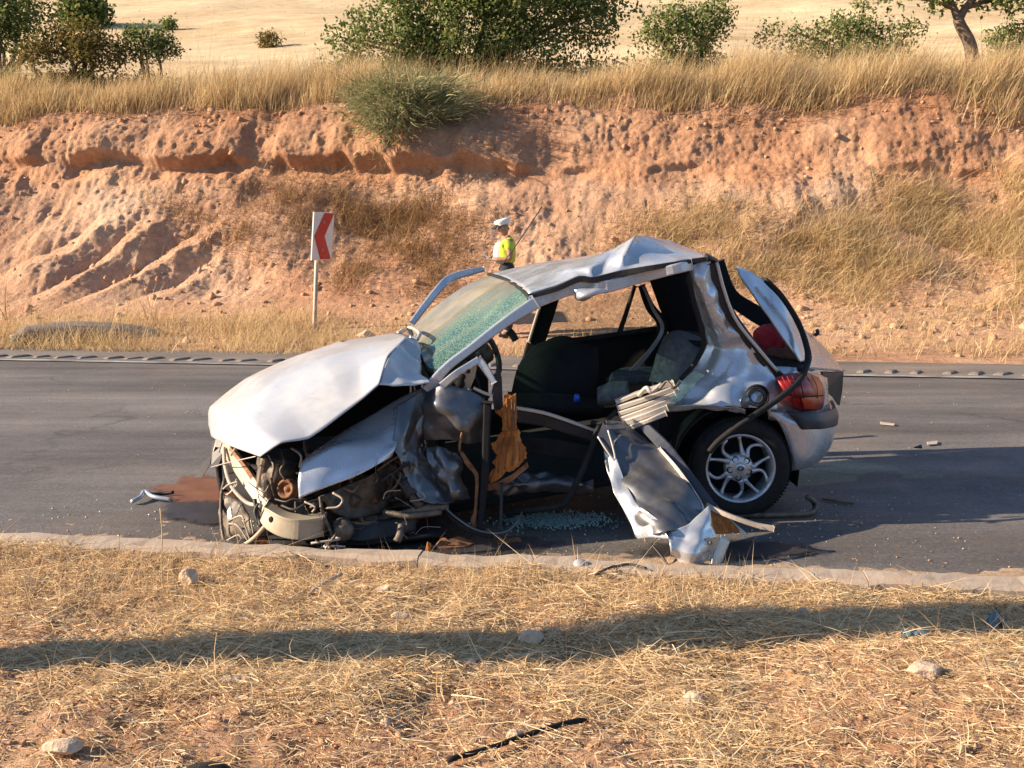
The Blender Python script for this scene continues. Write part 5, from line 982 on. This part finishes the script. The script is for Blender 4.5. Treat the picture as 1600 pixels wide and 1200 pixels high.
r_ = np.random.default_rng(12)
for i in range(46):      # torn wiring and thin brackets in the front corner
    x = r_.uniform(345, 660); y = r_.uniform(722, 850) if x > 410 else r_.uniform(770, 850); Yb = np.interp(x, [345, 410, 500, 660], [4.85, 4.66, 4.55, 4.68]) + r_.uniform(-.02, .06)
    a = V(x, y, Yb); b_ = a + r_.normal(size=3) * (.05, .02, .05); c_ = b_ + r_.normal(size=3) * (.04, .02, .05)
    tube('torn_wire', [a, b_, c_], r_.uniform(.001, .0028), M[['black', 'pale_trim', 'grease', 'grease', 'rust'][r_.integers(5)]], eng, n=5, k=5)
for i in range(30):
    x = r_.uniform(412, 640); y = np.interp(x, [412, 640], [760, 735]) + r_.uniform(-25, 45); Yb = np.interp(x, [412, 500, 660], [4.78, 4.68, 4.8]) + r_.uniform(0, .12)
    MB().box(V(x, y, Yb), r_.uniform(.015, .07, 3), *(r_.uniform(-.8, .8, 3))).build('engine_fitting', M[['grease', 'grease', 'black', 'rust', 'trim'][r_.integers(5)]], eng, bevel=.004, smooth=False)
V = _V0

# ================================================================ other things in the place
M['white_sign'] = simple('sign_white', (0.62, 0.59, 0.54), (0.72, 0.69, 0.64), 0.5, scale=6, dirt=0.25)
M['red_sign'] = simple('sign_red', (0.42, 0.012, 0.015), (0.5, 0.02, 0.02), 0.45, scale=6, dirt=0.15)
M['galv'] = simple('galvanised_post', (0.36, 0.28, 0.21), (0.46, 0.37, 0.29), 0.6, 0.1, scale=15, dirt=0.4)
sb = V(491, 515, 14.2); gz = sb[2]
sg = empty('chevron_sign', sb, 'white road sign with a red left chevron on a thin post', 'road sign')
top = V(497, 338, 14.2)
MB().tube([sb - (0, 0, .3), sb, top], .03, 10).build('post', M['galv'], sg)
cc = V(503, 369, 14.16); rz = math.radians(66); ex = np.array((math.cos(rz), -math.sin(rz), 0.0)) ; ex = np.array((math.cos(rz), math.sin(rz), 0)); tilt = np.array((.085, 0, 1.0)); tilt /= np.linalg.norm(tilt); en = np.cross(ex, tilt)
def plate(name, pts, d0, d1, mat, par):
    n = len(pts); a = [cc + ex * x + tilt * y + en * d0 for x, y in pts]; b_ = [cc + ex * x + tilt * y + en * d1 for x, y in pts]
    return mesh_obj(name, np.array(a + b_), [tuple(range(n)), tuple(range(2 * n - 1, n - 1, -1))] + [(i, i + n, (i + 1) % n + n, (i + 1) % n) for i in range(n)], mat, par, smooth=False)
hw, hh = .25, .345
plate('board', [(-hw, -hh), (hw, -hh), (hw, hh), (-hw, hh)], 0, .02, M['white_sign'], sg)
plate('chevron', [(.0, hh - .01), (hw - .005, hh - .01), (.03, 0), (hw - .03, -hh + .01), (-.04, -hh + .01), (-.22, 0)], .0225, .026, M['red_sign'], sg)
for y in (.2, -.2): MB().box(cc + tilt * y - en * .02, (.1, .05, .04)).build('clamp', M['galv'], sg)

# --- traffic officer writing on a pad
def skin(name, V_, E, R_, mat, parent, sub=2, smooth=True):
    v = np.array(V_, float); me = bpy.data.meshes.new(name); o0 = v.mean(0); me.from_pydata([tuple(q) for q in v - o0], E, []); o = bpy.data.objects.new(name, me); COL.objects.link(o)
    md = o.modifiers.new('skin', 'SKIN'); md.use_smooth_shade = True; me.materials.append(mat)
    for i, r in enumerate(R_):
        r = (r, r) if not hasattr(r, '__len__') else r; me.skin_vertices[0].data[i].radius = r; me.skin_vertices[0].data[i].use_root = (i == 0)
    s_ = o.modifiers.new('sub', 'SUBSURF'); s_.levels = sub; s_.render_levels = sub; o.parent = parent; o.location = tuple(o0 - wl(parent)); return o
M['skin'] = simple('skin', (0.33, 0.16, 0.09), (0.40, 0.20, 0.12), 0.5, scale=10)
M['hivis'] = simple('hi_vis_yellow', (0.40, 0.52, 0.03), (0.52, 0.62, 0.05), 0.8, scale=8, bmp=0.5, bscale=12, bdist=.02)
M['shirt'] = simple('white_shirt', (0.50, 0.51, 0.48), (0.60, 0.60, 0.56), 0.9, scale=8, bmp=0.5, bscale=12, bdist=.02)
M['navy'] = simple('dark_trousers', (0.02, 0.02, 0.03), (0.04, 0.036, 0.045), 0.9, scale=10, bmp=.4, bscale=14, bdist=.02)
M['cap_white'] = simple('white_cap', (0.68, 0.68, 0.68), (0.78, 0.78, 0.77), 0.7, scale=10)
M['paper'] = simple('paper', (0.74, 0.70, 0.60), (0.80, 0.76, 0.66), 0.9, scale=8)
PY = 13.6; hd = V(786, 352, PY); S = PY / FPX * 1.0
k = np.argmin((bank_flat[:, 0] - V(791, 500, PY)[0]) ** 2 + (bank_flat[:, 1] - PY) ** 2); gz = bank_flat[k, 2]; bx = V(792, 400, PY)[0]
pe = empty('person', (bx, PY, gz), 'person in white cap and yellow safety vest writing on a pad', 'person')
H = hd[2] + .10 - gz; f_ = lambda x, y, z: np.array((bx + x, PY + y, gz + z * H))      # faces left (-x), turned slightly to the camera
# body: pelvis root, chest, neck, head, arms
bv = [f_(0, 0, .53), f_(0, 0, .62), f_(.0, 0, .74), f_(-.01, 0, .81), f_(-.03, 0, .855), f_(-.05, -.01, .90), f_(-.055, -.01, .955),
      f_(.03, -.17, .80), f_(.05, -.20, .66), f_(-.14, -.16, .655), f_(-.21, -.12, .66),
      f_(.03, .17, .80), f_(.04, .20, .66), f_(-.12, .12, .66), f_(-.19, .06, .665),
      f_(.0, -.09, .49), f_(-.01, -.10, .28), f_(.02, -.10, .05), f_(-.08, -.11, .02), f_(.0, .09, .49), f_(-.01, .10, .28), f_(.03, .10, .05), f_(-.07, .11, .02)]
be = [(0, 1), (1, 2), (2, 3), (3, 4), (4, 5), (5, 6), (3, 7), (7, 8), (8, 9), (9, 10), (3, 11), (11, 12), (12, 13), (13, 14), (0, 15), (15, 16), (16, 17), (17, 18), (0, 19), (19, 20), (20, 21), (21, 22)]
br = [(.10, .12), (.10, .12), (.11, .14), (.09, .11), .055, (.092, .085), (.088, .082), .055, .043, .034, .03, .055, .043, .034, .03, .085, .06, .045, .04, .085, .06, .045, .04]
body = skin('body', bv, be, br, M['skin'], pe)
skin('vest', [f_(0, 0, .615), f_(0, 0, .66), f_(0, 0, .74), f_(-.005, 0, .80), f_(-.02, 0, .83), f_(.03, -.17, .80), f_(.045, -.19, .715), f_(.03, .17, .80), f_(.04, .19, .72)], [(0, 1), (1, 2), (2, 3), (3, 4), (3, 5), (5, 6), (3, 7), (7, 8)], [(.135, .165), (.13, .155), (.14, .18), (.10, .13), .065, .075, .072, .075, .072], M['hivis'], pe)
skin('shirt_front', [f_(-.075, -.02, .61), f_(-.07, -.02, .66), f_(-.075, -.02, .75), f_(-.06, -.02, .81)], [(0, 1), (1, 2), (2, 3)], [(.085, .13), (.08, .125), (.085, .13), (.06, .08)], M['shirt'], pe)
skin('collar', [f_(-.015, 0, .825), f_(-.03, -.005, .85)], [(0, 1)], [.075, .066], M['navy'], pe)
skin('trousers', [f_(0, 0, .665), f_(0, 0, .54), f_(0, -.09, .47), f_(-.01, -.10, .28), f_(.02, -.10, .045), f_(0, .09, .47), f_(-.01, .10, .28), f_(.03, .10, .045)], [(0, 1), (1, 2), (2, 3), (3, 4), (1, 5), (5, 6), (6, 7)], [(.13, .16), (.13, .16), .115, .085, .07, .115, .08, .07], M['navy'], pe)
hc = f_(-.052, -.01, .948); ah = np.array((-.28, 0, 1))
MB().lathe(hc, ah, [(.098, -.01), (.112, .03), (.118, .05), (.108, .068), (.06, .075), (.0001, .078)], 20).build('cap', M['cap_white'], pe)
mb = MB(); vs = []
for i in range(9):
    a_ = math.pi - .9 + 1.8 * i / 8
    for r_, z in ((.10, 0), (.17, -.025)): vs.append(hc + np.array((r_ * math.cos(a_), r_ * .85 * math.sin(a_), z - .035 * (r_ > .12))))
mb.add(vs, [(2 * i, 2 * i + 1, 2 * i + 3, 2 * i + 2) for i in range(8)]); mb.build('cap_visor', M['navy'], pe, thick=.008)
skin('hair', [f_(-.01, 0, .93), f_(-.01, 0, .90)], [(0, 1)], [.065, .055], M['navy'], pe, 1)
for sy in (-.16, .04):   # fingers round the pad
    for i in range(4):
        q = f_(-.235, sy + .018 * i + (.03 if sy < 0 else 0), .662); MB().tube([q + (.03, 0, 0), q + (-.02, 0, .005), q + (-.05, .004, -.012)], [.011, .010, .008], 6).build('finger', M['skin'], pe)
    MB().tube([f_(-.21, sy + .03, .67), f_(-.25, sy + .05, .678)], [.013, .010], 6).build('thumb', M['skin'], pe)
for sy in (-.10, .10): skin('shoe', [f_(.05, sy, .02), f_(-.04, sy, .025), f_(-.13, sy, .018)], [(0, 1), (1, 2)], [.045, .05, .035], M['black'], pe, 1)
pad = MB().box(f_(-.27, -.06, .675), (.16, .2, .012), ry=.5); tag(pad.build('notepad', M['paper'], None, smooth=False), 'small pale notepad held by the person in the vest', 'notepad')

# --- stones
M['stone'] = simple('pale_stone', (0.42, 0.29, 0.19), (0.62, 0.48, 0.35), 0.95, scale=9, bmp=0.9, bscale=18, dirt=0.5, dirtc=(0.4, 0.22, 0.12), bdist=.02)
def stone(c, sx, sy, sz, label, seed, mat='stone', cat='stone', name='stone', rough=.3):
    bm = bmesh.new(); bmesh.ops.create_icosphere(bm, subdivisions=3, radius=1); v = np.array([q.co[:] for q in bm.verts]); f = [[q.index for q in w.verts] for w in bm.faces]; bm.free()
    r = np.random.default_rng(seed)
    for _ in range(9):           # cut flat facets
        a = r.normal(size=3); a /= np.linalg.norm(a); h = r.uniform(.55, .85); d = v @ a - h; v = v - np.where(d > 0, d, 0)[:, None] * a
    v = v * (1 + .06 * fbm(v * 3 + seed, 3))[:, None] * np.array((sx, sy, sz)) + np.asarray(c)
    return tag(mesh_obj(name, v, f, M[mat], smooth=False), label, cat, 'stones on the verge')
def vg(px, py): q = G(px, py, .03); return np.array((q[0], q[1], verge_z(np.array([q]))[0]))
for i, (x, y, w, h, lb) in enumerate(((297, 905, 32, 26, 'pale stone by the kerb below the crushed front corner'), (600, 925, 26, 18, 'grey rounded stone in the straw near the kerb'), (1082, 1086, 32, 28, 'angular pinkish stone lying alone on the bare straw'), (828, 992, 40, 18, 'flat pale stone at the edge of the shadow band'),
        (955, 965, 26, 16, 'small stone right of the flat pale one, at the shadow edge'), (100, 1178, 50, 22, 'wide low brown stone near the bottom left corner'), (805, 1156, 26, 20, 'small tan stone above the black cable'), (1445, 1062, 58, 20, 'broad whitish stone half sunk in straw at the right'), (625, 962, 32, 16, 'low crumbly stone under the grey rounded one'),
        (735, 1025, 26, 14, 'grey flake of stone within the shadow band'), (1255, 958, 18, 13, 'reddish pebble in the shaded straw at the right'), (603, 1133, 18, 16, 'small pale pebble at the lower middle left'), (398, 1122, 14, 11, 'small whitish pebble left of the lower middle'), (706, 1095, 9, 9, 'tiny white pebble in the middle foreground'), (372, 1070, 34, 12, 'pale chalky shard below the shadow band'), (182, 1052, 13, 10, 'white crumb of stone in the shadow band at the left'))):
    q = vg(x, y + h * .35); s_ = np.linalg.norm(q - np.array((0, 0, CAMH))) / FPX; stone(q + (0, 0, h * s_ * .3), w * s_ * .55, w * s_ * .42, h * s_ * .62, lb, 40 + i)
stone(V(572, 524, 13.4), .14, .12, .09, 'reddish stone at the far roadside behind the bonnet', 71)

# --- litter and debris
M['straw_stem'] = simple('straw_stem', (0.45, 0.3, 0.15), (0.6, 0.43, 0.24), .9, scale=20)
M['blue_bag'] = simple('blue_plastic', (0.04, 0.11, 0.15), (0.08, 0.19, 0.23), 0.4, scale=10, bmp=.4, bscale=30)
M['clear'] = simple('scuffed_plastic', (0.30, 0.30, 0.29), (0.45, 0.45, 0.44), 0.15, scale=20, bmp=.4, bscale=40)
M['white_bag'] = simple('white_plastic', (0.6, 0.6, 0.58), (0.72, 0.72, 0.70), 0.5, scale=10)
def rag(name, c, sx, sy, sz, mat, label, cat, seed, nn=24):
    u_, v_ = np.meshgrid(np.linspace(-1, 1, nn), np.linspace(-1, 1, nn)); P = np.stack((u_ * sx, v_ * sy, u_ * 0), -1)
    r = np.hypot(u_, v_); P *= (1 - .18 * vnoise(np.stack((np.arctan2(v_, u_) * 1.3 + 9, r * 0 + seed, r * 0), -1)))[..., None]
    n_ = ridged(np.stack((u_ * 1.7, v_ * 1.7, u_ * 0 + seed), -1), 3); P[..., 2] = sz * (.5 + .5 * n_) * np.exp(-r ** 4 * .3) + .004
    return tag(mesh_obj(name, (P + c).reshape(-1, 3), grid_faces(nn, nn), M[mat], thick=.0012), label, cat)
rag('plastic_bag', vg(1556, 985), .032, .022, .075, 'blue_bag', 'crumpled blue plastic bag standing by the kerb at the right', 'plastic bag', 3.1)
rag('plastic_scrap', vg(1425, 1008), .045, .018, .02, 'blue_bag', 'flat teal plastic scrap at the edge of the shade', 'plastic scrap', 6.2)
rag('plastic_scrap', vg(370, 1076), .05, .02, .02, 'white_bag', 'whitish plastic scrap on the straw at the left', 'plastic scrap', 2.2)
k_ = np.argmin((bank_px - 1268) ** 2 + (bank_py - 135) ** 2); rag('plastic_bag', V(1268, 122, bank_flat[k_, 1] - .3), .18, .12, .12, 'white_bag', 'pale plastic bag caught in the brow grass at the right', 'plastic bag', 4.4)
q = G(906, 887, .06); tag(MB().lathe(q, (.1, -.2, 1), [(.0001, -.02), (.028, -.02), (.036, -.008), (.036, .012), (.028, .03), (.012, .038), (.0001, .038)], 14).build('plastic_bottle', M['clear'], None), 'cut clear plastic bottle base standing on the kerb', 'bottle')
tag(tube('black_cable', [np.array(vg(x, y)) + (0, 0, .03) for x, y in ((700, 1205), (760, 1185), (820, 1165), (880, 1148), (918, 1135))], .009, M['rubber']), 'thin black cable lying across the straw at the bottom', 'cable')
tag(tube('stick', [np.array(vg(x, y)) + (0, 0, .04) for x, y in ((482, 940), (508, 924), (534, 908))], .008, M['pale_trim'], n=7), 'pale straight stick leaning in the straw', 'stick')
tag(tube('stalk', [vg(255, 925), vg(255, 925) + (0.0, 0, .12), vg(255, 925) + (.01, 0, .26), vg(255, 925) + (.0, .02, .36)], .0026, M['straw_stem'], n=6), 'single tall dry stalk in front of the road at the left', 'stalk')
tag(tube('stalk', [G(375, 865, .05), G(375, 865, .05) + (-.01, 0, .08), G(375, 865, .05) + (-.03, 0, .16)], .002, M['straw_stem'], n=6), 'short dry stalk by the hanging headlamp frame', 'stalk')
tag(MB().lathe(vg(322, 1214) + (0, 0, .0), (0, .3, 1), [(.0001, .035), (.05, .03), (.075, .012), (.08, -.01), (.07, -.03)], 28).build('rubber_cap', M['rubber'], None), 'rounded black rubber cap cut by the bottom edge', 'rubber cap')
# half-buried pipe at the far roadside
tag(tube('drain_pipe', [(20, 534, 13.6), (50, 524, 13.75), (110, 518, 13.9), (180, 520, 14.0), (240, 527, 14.1), (270, 535, 14.1)], [.10] * 4 + [.15] * 22 + [.10] * 5, simple('weathered_pipe', (0.13, 0.115, 0.105), (0.22, 0.19, 0.16), .8, scale=4, dirt=.6), n=14), 'grey pipe half buried at the far roadside on the left', 'pipe')
# stains on the asphalt
def blob(name, cx, cy, rx, ry, z, mat, label, seed, kind='structure'):
    c = G(cx, cy); a0 = G(cx + rx, cy) - c; b0 = G(cx, cy - ry) - c; n_ = 80; rings = 10; vs = []; rv = []
    for j_ in range(rings + 1):
        for i in range(n_):
            a_ = 2 * math.pi * i / n_; k_ = (j_ / rings) * (1 + .3 * fbm(np.array([[math.cos(a_) * 1.4 + seed, math.sin(a_) * 1.4, seed]]), 4)[0]); vs.append(c + (a0 * math.cos(a_) + b0 * math.sin(a_)) * k_ + (0, 0, z)); rv.append(1 - j_ / rings)
    fs = [(j_ * n_ + i, j_ * n_ + (i + 1) % n_, (j_ + 1) * n_ + (i + 1) % n_, (j_ + 1) * n_ + i) for j_ in range(rings) for i in range(n_)]
    o = mesh_obj(name, vs, fs, mat, None, smooth=False); set_rnd(o, rv); return tag(o, label, 'stain', kind=kind)
def soak(m):
    "a stain thins out unevenly towards its rim"
    t = m.node_tree; out = t.nodes['Material Output']; b = t.nodes['Principled BSDF']; tr = node(t, 'ShaderNodeBsdfTransparent'); mx = node(t, 'ShaderNodeMixShader')
    at = node(t, 'ShaderNodeAttribute', attribute_name='rnd'); ad = node(t, 'ShaderNodeMath', operation='ADD'); t.links.new(at.outputs['Fac'], ad.inputs[0]); t.links.new(noise(t, 14, 6, .7), ad.inputs[1])
    t.links.new(ramp(t, ad.outputs[0], [(.52, 0.0), (.8, .92)]), mx.inputs[0]); t.links.new(tr.outputs[0], mx.inputs[1]); t.links.new(b.outputs[0], mx.inputs[2]); t.links.new(mx.outputs[0], out.inputs[0]); return m
M['rust_stain'] = simple('rust_fluid', (0.15, 0.055, 0.022), (0.25, 0.105, 0.045), 0.3, scale=7, bmp=.5, bscale=120, bdist=.004, spec=.4); soak(M['rust_stain'])
M['oil'] = simple('oily_asphalt', (0.024, 0.022, 0.024), (0.045, 0.042, 0.044), 0.45, scale=6, bmp=.5, bscale=120, bdist=.004); soak(M['oil'])
blob('fluid_stain', 315, 768, 92, 26, .009, M['rust_stain'], 'rust brown fluid stain beside the crushed front', 1.0)
blob('oil_stain', 310, 802, 62, 20, .012, M['oil'], 'dark oily patch below the rust brown stain', 2.4)
blob('oil_stain', 620, 852, 250, 24, .010, M['oil'], 'dark oil spread under the front of the car', 3.4)
blob('fluid_stain', 440, 850, 55, 12, .014, M['rust_stain'], 'rust brown puddle under the bumper beam', 5.0)
blob('oil_stain', 1150, 862, 150, 17, .010, M['oil'], 'dark wet streak near the kerb behind the torn door', 7.7)
# car fragments on the ground
fr = empty('trim_fragment', G(242, 780), 'curved silver and black trim fragment on the road', 'car fragment')
tube('arm', [np.array(q) for q in (G(206, 784, .02), G(220, 776, .03), G(226, 768, .04), G(240, 776, .03), G(268, 781, .015))], .013, M['silver'], fr)
tube('clip', [np.array(q) for q in (G(228, 768, .03), G(238, 772, .02), G(254, 771, .02), G(271, 769, .03))], .011, M['black'], fr)
tag(tube('bent_tube', [np.array(q) for q in (G(1105, 806, .02), G(1180, 805, .02), G(1255, 803, .02), G(1272, 797, .025), G(1272, 785, .06), G(1262, 777, .12))], .016, M['grease'], k=6), 'bent metal tube lying behind the rear wheel', 'car fragment')
def shard(name, pts, mat, label, z=.01):
    P = [G(*q[:2], z + (q[2] if len(q) > 2 else 0)) for q in pts]; n_ = len(P); Q = [p_ + np.array((0, 0, .008)) for p_ in P]
    return tag(mesh_obj(name, np.array(P + Q), [tuple(range(n_))[::-1], tuple(range(n_, 2 * n_))] + [(i, (i + 1) % n_, (i + 1) % n_ + n_, i + n_) for i in range(n_)], M[mat], None, smooth=False), label, 'car fragment', 'fragments on the road')
shard('plastic_shard', [(682, 852), (692, 840, .03), (700, 846, .02), (716, 840, .03), (742, 850), (725, 856), (700, 858), (684, 858)], 'rust', 'jagged rust brown shard under the open door')
shard('plastic_shard', [(772, 847), (810, 841, .02), (815, 846), (780, 850)], 'rust', 'thin brown shard beside the jagged one')
shard('plastic_shard', [(600, 868), (632, 864, .01), (642, 872), (604, 875)], 'foam', 'orange brown flake in the gutter')
shard('plastic_shard', [(662, 874), (668, 848, .10), (674, 852, .08), (672, 875)], 'foam', 'upright tan flake by the kerb')
shard('plastic_shard', [(1375, 660), (1398, 663), (1397, 665), (1376, 663)], 'pale_trim', 'pale sliver on the sunny asphalt right of the car')
shard('plastic_shard', [(1448, 692), (1465, 690), (1464, 695), (1450, 696)], 'pale_trim', 'pale chip near the shadow edge on the road')
shard('plastic_shard', [(1428, 700, .01), (1440, 696, .02), (1441, 701)], 'black', 'dark chip beside the pale chip on the road')
shard('plastic_shard', [(1285, 777), (1335, 786), (1334, 788), (1284, 780)], 'grease', 'dark straight sliver in the car shadow')
tag(tube('bent_wire', [np.array(G(x, y, .085)) for x, y in ((930, 898), (958, 885), (985, 882), (1010, 888))], .006, M['black']), 'thin black wire bowed over the kerb', 'car fragment')
# glass crumbs: heap under the doorway and a scatter over the road
def crumbs(name, p, r0, r1, mat, label):
    n_ = len(p); t4 = np.array([(1, 1, 1), (-1, -1, 1), (-1, 1, -1), (1, -1, -1)], float); f4 = np.array([(0, 1, 2), (0, 3, 1), (0, 2, 3), (1, 3, 2)])
    v = t4[None] * rng.uniform(r0, r1, (n_, 1, 1)) * rng.uniform(.5, 1.2, (n_, 4, 3)) + p[:, None, :]
    return tag(mesh_obj(name, v.reshape(-1, 3), ((np.arange(n_) * 4)[:, None, None] + f4[None]).reshape(-1, 3), mat, None, smooth=False), label, 'glass crumbs', kind='stuff')
mg = simple('glass_crumb', (0.16, 0.3, 0.3), (0.4, 0.55, 0.52), .15, scale=60); c = G(868, 815)
crumbs('glass_crumbs', c + rng.normal(size=(1500, 3)) * (.13, .07, 0) + (0, 0, .01), .003, .008, mg, 'heap of crumbled window glass on the road under the doorway')
p = np.column_stack((rng.uniform(-6, 6, 350), 4.6 + 6.4 * rng.random(350) ** 1.5, np.full(350, .006))); p[:, 1] -= .0
p = np.vstack((p, c + rng.normal(size=(700, 3)) * (1.3, .35, 0)))
crumbs('road_crumbs', p, .002, .006, simple('pale_crumb', (.35, .33, .3), (.6, .6, .58), .4, scale=40), 'scattered pale glass and plastic crumbs over the road')
# things in the car
M['red_cloth'] = simple('red_cloth', (0.50, 0.015, 0.03), (0.62, 0.03, 0.05), .7, scale=8, bmp=.4, bscale=20)
M['brown_cloth'] = simple('brown_cloth', (0.14, 0.05, 0.025), (0.26, 0.10, 0.05), .8, scale=10, bmp=.5, bscale=20)
def bundle(name, c, sx, sy, sz, mat, label, cat, seed):
    bm = bmesh.new(); bmesh.ops.create_icosphere(bm, subdivisions=4, radius=1); v = np.array([q.co[:] for q in bm.verts]); f = [[q.index for q in w.verts] for w in bm.faces]; bm.free()
    v = v * (1 + .22 * ridged(v * 1.1 + seed, 2) + .05 * fbm(v * 5 + seed, 2))[:, None] * np.array((sx, sy, sz)) + c
    return tag(mesh_obj(name, v, f, M[mat]), label, cat)
bundle('cloth_bundle', V(1204, 535, 5.9), .09, .10, .11, 'red_cloth', 'bright red cloth bundle in the luggage space', 'bundle', 2.0)
bundle('cloth_bundle', V(1222, 556, 5.75), .10, .12, .05, 'brown_cloth', 'brown cloth lying below the red bundle in the luggage space', 'bundle', 5.0)
tag(MB().lathe(V(901, 622, 5.3), (0, -.4, 1), [(.0001, .02), (.014, .02), (.016, .0), (.016, -.02), (.0001, -.02)], 14).build('blue_lid', simple('blue_cap', (.02, .08, .5), (.03, .1, .6), .3, scale=9), None), 'small blue lid on the dark car floor', 'lid')
# added unseen shadow caster left of view, its shadow crosses the verge
po = empty('shadow_caster', (-2.85, 3.15, 0), 'added shadow caster just outside the left edge', 'post')
MB().tube([(-2.85, 3.15, -.2), (-2.85, 3.15, .9), (-2.85, 3.18, 1.7), (-2.85, 3.25, 3.0)], [.13, .13, .15, .18], 14).build('shaft', M['bark'], po)
MB().tube([(-2.85, 3.25, 3.0), (-2.85, 3.25, 3.05)], [.19, .185], 14).build('caster_cap', M['galv'], po)
